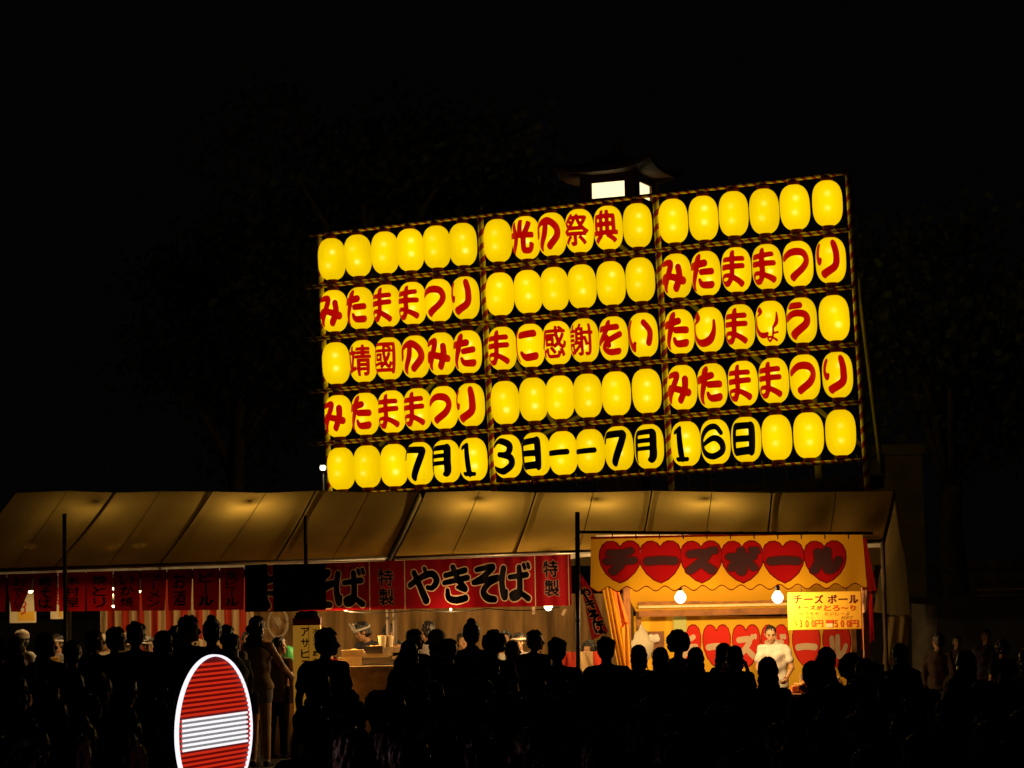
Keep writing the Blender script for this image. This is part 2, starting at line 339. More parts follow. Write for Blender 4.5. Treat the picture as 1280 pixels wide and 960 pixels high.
for r in range(5):
    for p in range(3):
        for c in range(6):
            ch = ROWS[r][p][c]; cidx = p * 6 + c
            L_ = Matrix.Translation(Vector((UX[cidx] + rl.uniform(-.008, .008), rl.uniform(-.01, .01), -r * PITCHZ + rl.uniform(-.012, .012)))) @ Matrix.Rotation(rl.uniform(-.02, .02), 4, 'Y') @ Matrix.Rotation(rl.uniform(-.1, .1) , 4, 'Z') 
            side = f'{CN[c]} from left, {RN[r]} row, {PN[p]} panel'
            if ch == ' ': lab = f'plain yellow paper lantern, {side}'
            else: lab = f"yellow lantern with {'black' if ch in '7月13日－6' else 'red'} {ch}, {side}"
            o = empty('paper_lantern', label=lab, cat='lantern', group='glowing lanterns on the scaffold wall', M=BM @ L_)
            link('paper_shell', ME_SHELL, None, o)
            link('ring', ME_RING, None, o, loc=(0, 0, LB * .965)); link('ring', ME_RING, None, o, loc=(0, 0, -LB * .965 - .08))
            if ch != ' ':
                key = (ch, (r * 5 + cidx * 3) % 4)
                if key not in GL: GL[key] = wrap_glyph(*key)
                link('character', GL[key], None, o).rotation_euler = (0, rl.uniform(-.03, .03), rl.uniform(-.03, .03))
# scaffold
sc = empty('lantern_scaffold', label='tall pipe scaffold with red and white wrapped rails holding rows of yellow lanterns', cat='scaffold', M=BM)
def bpt(px, py, dy=0.0):
    u, v = onboard(px, py); return Vector((u, dy, v))
def rod(name, p0, p1, r, m, parent, n=10, segs=10):
    """straight rod whose own X axis runs along it"""
    p0, p1 = Vector(p0), Vector(p1); d = p1 - p0; L = d.length; x = d.normalized(); y = Vector((0, 1, 0)); z = x.cross(y).normalized(); y = z.cross(x)
    bm = bmesh.new(); tube(bm, [(L * i / segs, 0, 0) for i in range(segs + 1)], r, n); o = link(name, bm_mesh(name, bm), m, parent, smooth=True)
    o.matrix_local = Matrix(((x.x, y.x, z.x, p0.x), (x.y, y.y, z.y, p0.y), (x.z, y.z, z.z, p0.z), (0, 0, 0, 1))); return o
postpx = [((399, 296), (412, 640)), ((600, 262), (618, 622)), ((820, 236), (840, 640)), ((1056, 214), (1088, 640))]
for k, (q0, q1) in enumerate(postpx):
    u0 = onboard(*q0)[0]; u1 = onboard(*q1)[0]; um = (u0 + u1) / 2
    foot = -(TL.z + um * u_.z) / w_.z
    um += (.0, .0, .0, .02)[k]
    rod('post', (um, .02 if k in (0,) else -.02, onboard(*q0)[1] + .05), (um, .02, foot), .062, M_WRAP2, sc)
for r in range(6):
    zr = PITCHZ * (.5 - r); l = onboard(383, 300 + r * 64)[0]; rr = UX[-1] + .42
    rod('rail', (l + rl.uniform(-.1, .1), -.06, zr), (rr, -.06, zr), .043, M_WRAP, sc)
for q0, q1, yy in (((700, 250), (1082, 566), .45), ((662, 320), (462, 556), .5), ((598, 396), (702, 560), .45), ((1064, 345), (1094, 592), .5), ((560, 590), (800, 470), .9)):
    rod('brace', bpt(*q0, yy), bpt(*q1, yy), .05, M_SCAF, sc)
u0 = onboard(1008, 490); rod('brace', (u0[0], .5, u0[1] + .3), (u0[0], .5, u0[1] - 1.8), .07, M_SCAF, sc)
bx0, bx1 = bpt(700, 612), bpt(1095, 590)
mbox('catwalk_beam', (bx0.x, .1, -4.5 * PITCHZ - .55), (bx1.x, .55, -4.5 * PITCHZ - .30), M_DARKWOOD, sc, .01)
for k in range(14):
    x = bx0.x + .3 + k * .5 + rl.uniform(-.08, .08)
    mbox('hanger', (x, .0, -4.5 * PITCHZ - .40), (x + .03, .03, -4.5 * PITCHZ + .12), M_SCAF, sc)
for k, x in enumerate(UX):
    if k % 2: mbox('cable_tie', (x - .05, -.205, -4.5 * PITCHZ - .04), (x - .01, -.11, -4.5 * PITCHZ + .05), M_RING, sc)

# ---------------------------------------------------------------- temple lantern tower behind the wall
M_STONE = mat('weathered_bronze', (.12, .055, .02), noise=.5, nscale=2, bump=.5)
M_GLOW = mat('lit_tower_window', (.8, .75, .6), emit=(1, .82, .42), estr=1.6)
tp = at(773, 252, 76); tz = tp.z
tw = empty('lantern_tower', label='tall stone lantern tower with lit window under upturned roof behind the lantern wall', cat='tower',
           M=Matrix.Translation(Vector((tp.x, tp.y, 0))) @ Matrix.Rotation(-.40, 4, 'Z'))
hw = .92
mbox('shaft', (-.62, -.62, 0), (.62, .62, tz - 1.0), M_STONE, tw, .04)
mbox('platform', (-1.25, -1.25, tz - 1.0), (1.25, 1.25, tz - .75), M_STONE, tw, .05)
bm = bmesh.new()
for sx in (-1, 1):
    for sy in (-1, 1): box(bm, (sx * .75 - .19, sy * .75 - .19, tz - .74), (sx * .75 + .19, sy * .75 + .19, tz + 1.0))
box(bm, (-hw, -hw, tz + .50), (hw, hw, tz + 1.1)); box(bm, (-hw - .02, -hw - .02, tz - .745), (hw + .02, hw + .02, tz))
link('fire_chamber', bm_mesh('fire_chamber', bm), M_STONE, tw)
for k in range(4):
    bm = bmesh.new(); box(bm, (-.60, -hw + .06, tz - .03), (.60, -hw + .10, tz + .53)); me = bm_mesh('window', bm)
    o = link('window', me, M_GLOW, tw); o.rotation_euler.z = k * math.pi / 2
def flared_roof(z0, half, rise, lift, m, parent):
    vs = []; fs = []; n = 12; rings = 7
    for j in range(rings):
        t = j / (rings - 1); h = half * (1 - t) ** 1.0 + .12; z = z0 + rise * (t ** 1.7)
        for k in range(4 * n):
            s, f = divmod(k, n); q = f / n * 2 - 1; c, sn = math.cos(s * math.pi / 2), math.sin(s * math.pi / 2)
            x, y = q * h, -h; up = lift * (abs(q) ** 3) * (1 - t) ** 2; vs.append((x * c - y * sn, x * sn + y * c, z + up))
    M4 = 4 * n
    for j in range(rings - 1):
        for k in range(M4): fs.append((j * M4 + k, j * M4 + (k + 1) % M4, (j + 1) * M4 + (k + 1) % M4, (j + 1) * M4 + k))
    base = len(vs)
    for k in range(M4):
        x, y, z = vs[k]; vs.append((x * .985, y * .985, z - .13))
    for k in range(M4): fs.append((k, base + k, base + (k + 1) % M4, (k + 1) % M4))
    b2 = len(vs)
    for k in range(M4):
        x, y, z = vs[k]; m_ = max(abs(x), abs(y)); vs.append((x / m_ * .8, y / m_ * .8, z0 - .1))
    for k in range(M4): fs.append((base + k, b2 + k, b2 + (k + 1) % M4, base + (k + 1) % M4))
    return link('roof', mesh('roof', vs, fs), m, parent)
flared_roof(tz + .85, 1.6, .75, .30, M_STONE, tw)
bm = bmesh.new(); lathe(bm, [(.12, tz + 1.5), (.2, tz + 1.65), (.16, tz + 1.8), (.02, tz + 1.95)], 14); link('finial', bm_mesh('finial', bm), M_STONE, tw)

# ---------------------------------------------------------------- trees behind
M_LEAF = mat('night_leaves', (.035, .05, .02), rough=.8, noise=.5, nscale=.6); M_BARK = mat('bark', (.09, .07, .05), noise=.5, nscale=6, bump=.6)
def tree(x, y, h, cr, cz, seed, label, nl=5200, group='dark trees behind the lantern wall', leaf=.34):
    rn = random.Random(seed); t = empty('leafy_tree', (x, y, 0), label, 'tree', group)
    bm = bmesh.new(); pts = [(rn.uniform(-.3, .3) * k / 5, rn.uniform(-.3, .3) * k / 5, (cz + cr * .3) * k / 5) for k in range(6)]; tube(bm, pts, .42, 9, .12)
    limbs = []
    for k in range(11):
        a0 = rn.uniform(0, 6.28); z0 = cz * rn.uniform(.5, .95); e = Vector((math.cos(a0) * cr * rn.uniform(.5, .9), math.sin(a0) * cr * rn.uniform(.4, .8), cz + cr * rn.uniform(-.5, .75)))
        tube(bm, [(0, 0, z0), (e.x * .5, e.y * .5, (z0 + e.z) / 2 + .3), tuple(e)], .16, 6, .03); limbs.append(e)
    link('trunk', bm_mesh('trunk', bm), M_BARK, t, smooth=True)
    vs = []; fs = []
    clumps = [l + Vector((rn.gauss(0, .8), rn.gauss(0, .8), rn.gauss(0, .7))) for l in limbs for _ in range(3)] + [Vector((rn.uniform(-1, 1) * cr * .6, rn.uniform(-1, 1) * cr * .5, cz + rn.uniform(-.3, .9) * cr)) for _ in range(10)]
    for _ in range(nl):
        c = rn.choice(clumps); d = Vector((rn.gauss(0, 1), rn.gauss(0, 1), rn.gauss(0, .7))) * .62; p = c + d
        q = Vector((rn.gauss(0, 1), rn.gauss(0, 1), rn.gauss(0, 1))).normalized(); r = q.orthogonal().normalized(); s = leaf * rn.uniform(.5, 1); i = len(vs)
        sd = q.cross(r) * s * .35
        vs += [p - r * s * .5, p + sd, p + r * s * .5, p - sd]; fs.append((i, i + 1, i + 2, i + 3))
    link('crown', mesh('crown', vs, fs), M_LEAF, t); return t
for i, (px, Y, h, cr, cz, lab) in enumerate([(470, 62, 0, 3.6, 11.3, 'broad dark tree behind the upper left corner of the lantern wall'), (525, 74, 0, 3.4, 14.2, 'tall dark tree rising above the gap left of the tower'),
        (300, 66, 0, 3.6, 9.0, 'dark tree left of the lantern wall above the long tent'), (1185, 60, 0, 3.4, 7.8, 'dark tree right of the lantern wall'), (672, 82, 0, 1.1, 15.0, 'small leafy tree lit faintly orange beside the tower roof')]):
    p = at(px, 500, Y); tree(p.x, Y, h, cr, cz, i + 11, lab, 1500 if i == 4 else 5200)

# ---------------------------------------------------------------- dark buildings and wall behind the stalls
M_CONC = mat('dark_concrete', (.06, .05, .035), noise=.5, nscale=1.5, bump=.3)
def block(name, x0, x1, Y0, Y1, ytop, label, cat, m=M_CONC, trim=True):
    p0, p1 = at(x0, ytop, Y0), at(x1, ytop, Y0); b_ = empty(name, ((p0.x + p1.x) / 2, (Y0 + Y1) / 2, 0), label, cat); hx = (p1.x - p0.x) / 2; hy = (Y1 - Y0) / 2
    mbox('wall', (-hx, -hy, 0), (hx, hy, p0.z - .25), m, b_)
    mbox('coping', (-hx - .08, -hy - .08, p0.z - .25), (hx + .08, hy + .08, p0.z), m, b_, .02)
    if trim:
        for k in range(3): mbox('stone_course', (-hx - .012, -hy - .012, .4 + k * (p0.z - .6) / 3), (hx + .012, -hy + .02, .44 + k * (p0.z - .6) / 3), M_DARKWOOD, b_)
    return b_
block('gate_pillar', 1098, 1152, 56, 57.6, 556, 'square dark stone gate pillar beyond the right end of the tent', 'pillar')
bld = block('low_shop', 1215, 1420, 62, 68, 700, 'low dark shop building at far right with thin lit eave lines', 'building', M_DARKWOOD, False)
p = at(1222, 738, 61.5); q = at(1420, 741, 61.5)
for k in range(2):
    mbox('eave_rail', (p.x - bld.location.x, 61.4 - 65, p.z - .16 * k), (q.x - bld.location.x, 61.5 - 65, p.z - .16 * k + .04), mat('lit_eave_tone', (.5, .3, .12)), bld)  # light on the far roof edge, put into the colour as orange brown
tag(mbox('shrine_wall', (-17, 44, 0), (13.5, 44.5, 1.9), M_CONC), 'long low dark stone wall running behind all the stalls', 'wall')

# ---------------------------------------------------------------- lamps
def bulb_glass(name, col, st):
    """clear glass filled with glow: emits, and lets the filament light inside pass"""
    m = bpy.data.materials.new(name); m.use_nodes = True; nt = m.node_tree; nt.nodes.clear(); o = nt.nodes.new('ShaderNodeOutputMaterial'); e = nt.nodes.new('ShaderNodeEmission'); t = nt.nodes.new('ShaderNodeBsdfTransparent'); a = nt.nodes.new('ShaderNodeAddShader')
    e.inputs[0].default_value = (*col, 1); e.inputs[1].default_value = st; nt.links.new(e.outputs[0], a.inputs[0]); nt.links.new(t.outputs[0], a.inputs[1]); nt.links.new(a.outputs[0], o.inputs[0]); m.cycles.emission_sampling = 'NONE'; return m
GLASS = bulb_glass('hot_bulb', (1, .78, .42), 4.0); GLASS2 = bulb_glass('small_hot_bulb', (1, .74, .38), 3.0)
M_SOCK = mat('black_socket', (.02, .02, .02), rough=.4)
M_SHIELD = mat('added_shield', (.25, .22, .18), rough=.5)
def bulb(px, py, Y, r, label, watt, g=None, gm=None, cord=.35, col=(1, .62, .24), shield=False):
    p = at(px, py, Y); e = empty('hanging_bulb', tuple(p), label, 'light bulb', 'bare bulbs lighting the stalls')
    bm = bmesh.new(); lathe(bm, [(r * .2, -r * .98), (r * .6, -r * .8), (r * .9, -r * .42), (r, 0), (r * .9, r * .44), (r * .6, r * .82), (r * .4, r * 1.15)], 20); gl = link('glass', bm_mesh('glass', bm), gm or GLASS, e, smooth=True)
    bm = bmesh.new(); lathe(bm, [(r * .42, r * 1.15), (r * .45, r * 1.9), (r * .2, r * 2.3)], 12); link('socket', bm_mesh('socket', bm), M_SOCK, e)
    mtube('cord', [(0, 0, r * 2.2), (.01, 0, r * 2.2 + cord)], .006, M_SOCK, e, 6)
    ld = bpy.data.lights.new('bulb_light', 'POINT'); ld.energy = watt; ld.color = col; ld.shadow_soft_size = r * .45
    lo = bpy.data.objects.new('bulb_light', ld); COL.objects.link(lo); lo.parent = e; lo.location = (0, 0, 0)
    if shield:  # added unseen cone that keeps bulb light off the roof canvas
        n = 20; pr = [(.03, .15), (.07, .13), (.12, .07), (.155, -.005)]; vs = [(a1 * math.cos(2 * math.pi * k / n), a1 * math.sin(2 * math.pi * k / n), z) for a1, z in pr for k in range(n)]
        link('added_uplight_shield', mesh('added_uplight_shield', vs, [(j * n + k, j * n + (k + 1) % n, (j + 1) * n + (k + 1) % n, (j + 1) * n + k) for j in range(3) for k in range(n)]), M_SHIELD, e, smooth=True)
    return e
# ---------------------------------------------------------------- tents
M_CANVAS = mat('tan_canvas', (.44, .275, .055), rough=.85, transl=.5, noise=.14, nscale=1.4, bump=.2)
M_CANVAS2 = mat('tan_canvas_side', (.40, .27, .09), rough=.85, transl=.3, noise=.25, nscale=1.4)
M_SEAM = mat('canvas_seam', (.17, .11, .04), rough=.9); M_PIPE = mat('galvanised_pipe', (.38, .36, .33), rough=.4, metal=.7, noise=.2)
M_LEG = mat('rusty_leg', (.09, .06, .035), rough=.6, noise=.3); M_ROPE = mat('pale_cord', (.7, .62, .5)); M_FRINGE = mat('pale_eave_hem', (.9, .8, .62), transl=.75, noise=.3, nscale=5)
def interp(tab, x):
    for (x0, y0), (x1, y1) in zip(tab, tab[1:]):
        if x <= x1 or (x1, y1) == tab[-1]: return y0 + (y1 - y0) * (x - x0) / (x1 - x0)
RIDGE_Y, EAVE_Y = 35.3, 32.6
def ridge(px): return at(px, 614.5 + 1.2 * math.sin(px * .06), RIDGE_Y)
EAVE = [(-160, 719), (0, 712), (300, 703), (520, 697), (700, 690), (900, 684), (1110, 676)]
def eave(px): return at(px, interp(EAVE, px), EAVE_Y)
# pairs (ridge px, eave px, rafter?) measured along the roof
LINES = [(20, -62, 2), (85, 14, 0), (143, 68, 1), (201, 135, 0), (266, 200, 1), (333, 272, 0), (395, 345, 1), (462, 415, 0), (524, 484, 2)]
LINES2 = [(532, 492, 2), (600, 564, 0), (670, 644, 1), (742, 723, 0), (815, 801, 1), (890, 880, 0), (965, 958, 1), (1045, 1036, 0), (1118, 1103, 2)]
def tent(lines, label, seed):
    rn = random.Random(seed); r0, r1 = ridge(lines[0][0]), ridge(lines[-1][0])
    t = empty('festival_tent', (0, 0, 0), label, 'tent'); t.location = ((r0.x + r1.x) / 2, EAVE_Y, 0); T = t.location
    # canvas between the lines, sagging slightly
    vs = []; fs = []; nu, nv = 8, 10; cols = []
    for (a0, e0, _), (a1, e1, _) in zip(lines, lines[1:]):
        for i in range(nu + (1 if (a1, e1) == (lines[-1][0], lines[-1][1]) else 0)):
            s = i / nu; cols.append((ridge(a0).lerp(ridge(a1), s), eave(e0).lerp(eave(e1), s), s))
    for top, bot, s in cols:
        for j in range(nv + 1):
            v = j / nv; p = top.lerp(bot, v); p = p + Vector((0, 0, -.045 * math.sin(math.pi * v) * math.sin(math.pi * s) - .03 * math.sin(math.pi * v) + .012 * math.sin(p.x * 7.3 + v * 9 + seed) * math.sin(math.pi * s) * math.sin(math.pi * v))); vs.append(p - T)
    for i in range(len(cols) - 1):
        for j in range(nv): q = i * (nv + 1) + j; fs.append((q, q + 1, q + nv + 2, q + nv + 1))
    link('front_roof_panel', mesh('front_roof_panel', vs, fs), M_CANVAS, t, smooth=True)
    back = []
    for a0, e0, _ in lines:
        R = ridge(a0); back += [R - T, R + Vector((.3, 2.6, -1.05)) - T]
    link('rear_roof_panel', mesh('rear_roof_panel', back, [(2 * i, 2 * i + 1, 2 * i + 3, 2 * i + 2) for i in range(len(lines) - 1)]), M_CANVAS2, t)
    for a0, e0, k in lines:
        A, B = ridge(a0) - T, eave(e0) - T
        if k: mtube('rafter', [A + Vector((0, 0, -.05)), A.lerp(B, .5) + Vector((0, 0, -.075)), B + Vector((0, 0, -.05))],   .02 if k == 1 else .026, M_PIPE, t)
        w = .006 if k == 0 else .012; pts = [A.lerp(B, j / 8) + Vector((0, -.004, .012 - .03 * math.sin(math.pi * j / 8))) for j in range(9)]
        link('seam', mesh('seam', [p + Vector((s * w, 0, 0)) for p in pts for s in (-1, 1)], [(2 * j, 2 * j + 1, 2 * j + 3, 2 * j + 2) for j in range(8)]), M_SEAM, t)
    mtube('ridge_pole', [r0 - T + Vector((0, 0, -.04)), r1 - T + Vector((0, 0, -.04))], .03, M_PIPE, t)
    e0, e1 = eave(lines[0][1]), eave(lines[-1][1]); mtube('eave_pole', [e0 - T, e0.lerp(e1, .5) - T, e1 - T], .026, M_PIPE, t)
    # pale hem that catches the lamp light just under the eave
    hv = []; n = 60
    for i in range(n + 1):
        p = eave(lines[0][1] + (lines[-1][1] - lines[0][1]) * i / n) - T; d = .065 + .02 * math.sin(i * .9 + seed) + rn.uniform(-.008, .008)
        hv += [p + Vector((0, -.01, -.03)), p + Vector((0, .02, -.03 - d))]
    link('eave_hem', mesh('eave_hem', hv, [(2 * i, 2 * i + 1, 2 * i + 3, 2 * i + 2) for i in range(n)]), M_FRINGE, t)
    for k in (0, -1):
        E = eave(lines[k][1]) - T; mtube('tent_leg', [E, Vector((E.x, E.y, -T.z))], .03, M_LEG, t)
        R = ridge(lines[k][0]) + Vector((.3, 2.6, -1.05)) - T; mtube('tent_leg', [R, Vector((R.x, R.y, 0))], .03, M_LEG, t)
    return t, T
t1, T1 = tent(LINES, 'long tan canvas tent over the dark red cloths and black cloth strips at left', 1)
t2, T2 = tent(LINES2, 'tan canvas tent over the cheese ball stall at right with bright patches of lamp light', 2)
# right hand gable cloth of the second tent and loose tarp
def sheet(name, corners, m, parent=None, n=14, wav=.03, fr=9.0, label=None, cat=None):
    tl, tr, br, bl = [Vector(c) for c in corners]; vs = []; fs = []
    for j in range(n + 1):
        for i in range(n + 1):
            u, v = i / n, j / n; p = tl.lerp(tr, u).lerp(bl.lerp(br, u), v); vs.append(p + Vector((0, wav * math.sin(u * fr + v * 2) * (.3 + .7 * v), 0)))
    for j in range(n):
        for i in range(n): q = j * (n + 1) + i; fs.append((q, q + n + 1, q + n + 2, q + 1))
    o = link(name, mesh(name, vs, fs), m, parent, smooth=True)
    if label: tag(o, label, cat)
    return o
g0, g1 = ridge(1118), eave(1103)
sheet('side_curtain', (g0, at(1126, 640, 37.8), at(1138, 772, 37.8), at(1092, 765, EAVE_Y)), M_CANVAS2, label='tan canvas curtain hanging at the right end of the tent', cat='curtain')
sheet('canvas_tarp', (at(1108, 772, 36), at(1137, 768, 36), at(1134, 832, 36), at(1104, 830, 36)), M_CANVAS2, wav=.06, fr=14, label='crumpled golden brown tarp hanging below the right tent corner', cat='tarp')
sheet('grey_tarp', (at(1139, 754, 38), at(1171, 757, 38), at(1172, 840, 38), at(1141, 840, 38)), mat('grey_brown_tarp', (.2, .16, .10), noise=.4, nscale=3), wav=.04, fr=5, label='flat grey brown tarp panel beyond the tent at right', cat='tarp')

# tent lamps (they make the bright patches in the canvas)
for px, py, e, w, lab in ((312, 640, .62, 24, 'bulb under the left tent ridge above the dark red cloths'), (598, 648, .62, 32, 'bulb under the ridge above the red noodle banner'),
        (745, 650, .60, 30, 'bulb under the ridge left of the heart banner'), (882, 650, .62, 34, 'bulb under the ridge above the heart banner'), (120, 640, .7, 10, 'bulb under the far left of the long tent')):
    Y = RIDGE_Y - .30; p = at(px, 622, Y); p.z = ridge(px).z - e
    o = bulb(px, py, Y, .05, lab, w, cord=.16, col=(1, .75, .38)); o.location = p

# ---------------------------------------------------------------- cloth materials
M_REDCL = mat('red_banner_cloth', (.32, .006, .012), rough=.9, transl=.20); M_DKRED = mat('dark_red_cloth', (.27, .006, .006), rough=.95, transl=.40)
M_BLKCL = mat('black_cloth', (.012, .008, .01), rough=.95); M_CREAM = mat('cream_print', (.55, .38, .26), rough=.9, transl=.3); M_CREAM2 = mat('grey_print', (.30, .12, .10), rough=.9, transl=.3); M_BLKPR = mat('black_print', (.015, .012, .02), rough=.9)
M_YELCL = mat('yellow_cloth', (.80, .42, .02), rough=.9, transl=.30); M_HEARTD = mat('dark_red_print', (.17, .006, .006), rough=.9, transl=.3); M_HEART = mat('red_print', (.42, .007, .010), rough=.9, transl=.28)
M_NAVY = mat('navy_print', (.09, .035, .045), rough=.9, transl=.2)
def banner_obj(name, label, cat='banner', group=None): return empty(name, (0, 0, 0), label, cat, group)
def wavecloth(x0, x1, z0a, z0b, z1a, z1b, Y, amp, fr, m, name, parent, nx=80, nz=8):
    """cloth between x0..x1; top z0a->z0b, bottom z1a->z1b"""
    def fn(x, z):
        u = (x - x0) / (x1 - x0); top = z0a + (z0b - z0a) * u; bot = z1a + (z1b - z1a) * u; v = (top - z) / (top - bot)
        return Vector((x, Y + amp * math.sin(x * fr) * (.25 + .75 * v) + amp * .5 * math.sin(x * fr * 2.3 + 1) * v, z))
    vs = []; fs = []
    for i in range(nx + 1):
        u = i / nx; x = x0 + (x1 - x0) * u
        for j in range(nz + 1): v = j / nz; vs.append(fn(x, (z0a + (z0b - z0a) * u) * (1 - v) + (z1a + (z1b - z1a) * u) * v))
    for i in range(nx):
        for j in range(nz): q = i * (nz + 1) + j; fs.append((q, q + 1, q + nz + 2, q + nz + 1))
    link(name, mesh(name, vs, fs), m, parent, smooth=True); return fn
# --- printed cloths: every print is its own face region of the cloth surface, so lamplight comes through all of them alike
def printed(parent, fn, nx, nz, top, bot, x0, x1, items, base):
    """items: (name, material, function(X, Z) -> distance), first one wins"""
    us = np.linspace(-1e-3, 1 + 1e-3, nx); vs_ = np.linspace(-1e-3, 1 + 1e-3, nz); Ug, Vg = np.meshgrid(us, vs_)
    X = x0 + (x1 - x0) * Ug; T_ = top(Ug); B_ = bot(Ug); Z = T_ + (B_ - T_) * Vg; taken = np.full(X.shape, 9.0)
    for nm, m, f in items:
        D = f(X, Z); R = np.maximum(D, -taken); taken = np.minimum(taken, D)
        V, Fc = contour(R, us, vs_)
        if Fc: link(nm, mesh(nm, [fn(*uv) for uv in V], Fc), m, parent, smooth=True)
    V, Fc = contour(-taken, us, vs_); link('cloth', mesh('cloth', [fn(*uv) for uv in V], Fc), base, parent, smooth=True)
def local(f, x, z, w, h):
    """f works on the unit square; place it at x, z with size w, h and return distances in metres (windowed for speed)"""
    def g(X, Z):
        D = np.full(X.shape, 9.0); U = (X - x) / w + .5; V = (Z - z) / h + .5; k = (U > -.4) & (U < 1.4) & (V > -.4) & (V < 1.4)
        if k.any(): D[k] = f(U[k], V[k]) * w
        return D
    return g
def gsdf(ch, lv):
    if ch in STROKES: st = STROKES[ch]; return lambda U, V: stroke_sdf(st, U, V) - lv
    seg = font_segments(ch); x0, x1 = seg[:, [0, 2]].min(), seg[:, [0, 2]].max(); y0, y1 = seg[:, [1, 3]].min(), seg[:, [1, 3]].max()
    seg[:, [0, 2]] = (seg[:, [0, 2]] - x0) / (x1 - x0); seg[:, [1, 3]] = (seg[:, [1, 3]] - y0) / (y1 - y0); return lambda U, V: font_sdf(seg, U, V) - lv
YB = 31.9
nb = banner_obj('noodle_banner', 'long red cloth banner with large black やきそば lettering under the tent eave')
A, B = at(322, 707, YB), at(713, 693, YB); C, D = at(713, 757, YB), at(322, 765, YB)
def px2(px, py, Y=YB): p = at(px, py, Y); return p.x, p.z
S1 = YB / FPX
def bigchar(ch, px, py, w, h, fn, parent, out=.045, n=60, m1=M_CREAM, m2=M_BLKPR, lv=0.0, Y=YB):
    x, z = px2(px, py, Y); k = Y / FPX
    flat_glyph('letter_outline', ch, x, z, w * k, h * k, fn, m1, parent, lv + out, n, .006); flat_glyph('letter', ch, x, z, w * k, h * k, fn, m2, parent, lv, n, .012)
topf = lambda u: A.z + (B.z - A.z) * u; botf = lambda u: D.z + (C.z - D.z) * u
def nfn(u, v):
    x = A.x + (B.x - A.x) * u; z = topf(u) + (botf(u) - topf(u)) * v
    return Vector((x, YB + .022 * math.sin(x * 4.2) * (.25 + .75 * v) + .012 * math.sin(x * 9.7 + 1) * v + .006 * math.sin(x * 31), z))
outl, fill = [], []
for ch, px, py in (('や', 530, 731), ('き', 570, 730), ('そ', 607, 729), ('ば', 644, 728), ('き', 368, 737), ('そ', 401, 736), ('ば', 437, 735), ('や', 332, 738)):
    x, z = px2(px, py); fill.append(('letter', M_BLKPR, local(gsdf(ch, .018), x, z, 36 * S1, 42 * S1))); outl.append(('letter_outline', M_CREAM, local(gsdf(ch, .052), x, z, 36 * S1, 42 * S1)))
for ch, px, py in (('特', 482, 722), ('製', 483, 746), ('特', 688, 711), ('製', 690, 735)):
    x, z = px2(px, py); fill.append(('letter', M_BLKPR, local(gsdf(ch, .02), x, z, 18 * S1, 20 * S1))); outl.append(('letter_outline', M_CREAM2, local(gsdf(ch, .065), x, z, 18 * S1, 20 * S1)))
for px in (462, 506, 669, 711):
    x, _ = px2(px, 730); outl.append(('edge_line', M_CREAM, lambda X, Z, x=x: np.abs(X - x) - .006))
printed(nb, nfn, 620, 90, topf, botf, A.x, B.x, fill + outl, M_REDCL)
# --- black cloth hanging over the left part of the banner
for k, (x0, x1, yb) in enumerate(((306, 334, 764), (341, 373, 764), (372, 407, 762))):
    a_, b2 = at(x0, 706.5 - (x0 - 306) * .02, YB - .18), at(x1, 705, YB - .18); c2, d2 = at(x1, yb, YB - .18), at(x0, yb + 1, YB - .18)
    o = banner_obj('black_cloth', ('narrow black cloth strip at the left end of the noodle banner', 'middle black cloth strip over the noodle banner', 'right black cloth strip hiding the first noodle banner letters')[k], 'cloth strip', 'black cloth strips over the banner')
    wavecloth(a_.x, b2.x, a_.z, b2.z, d2.z, c2.z, YB - .18, .02, 11, M_BLKCL, 'cloth', o, 14)
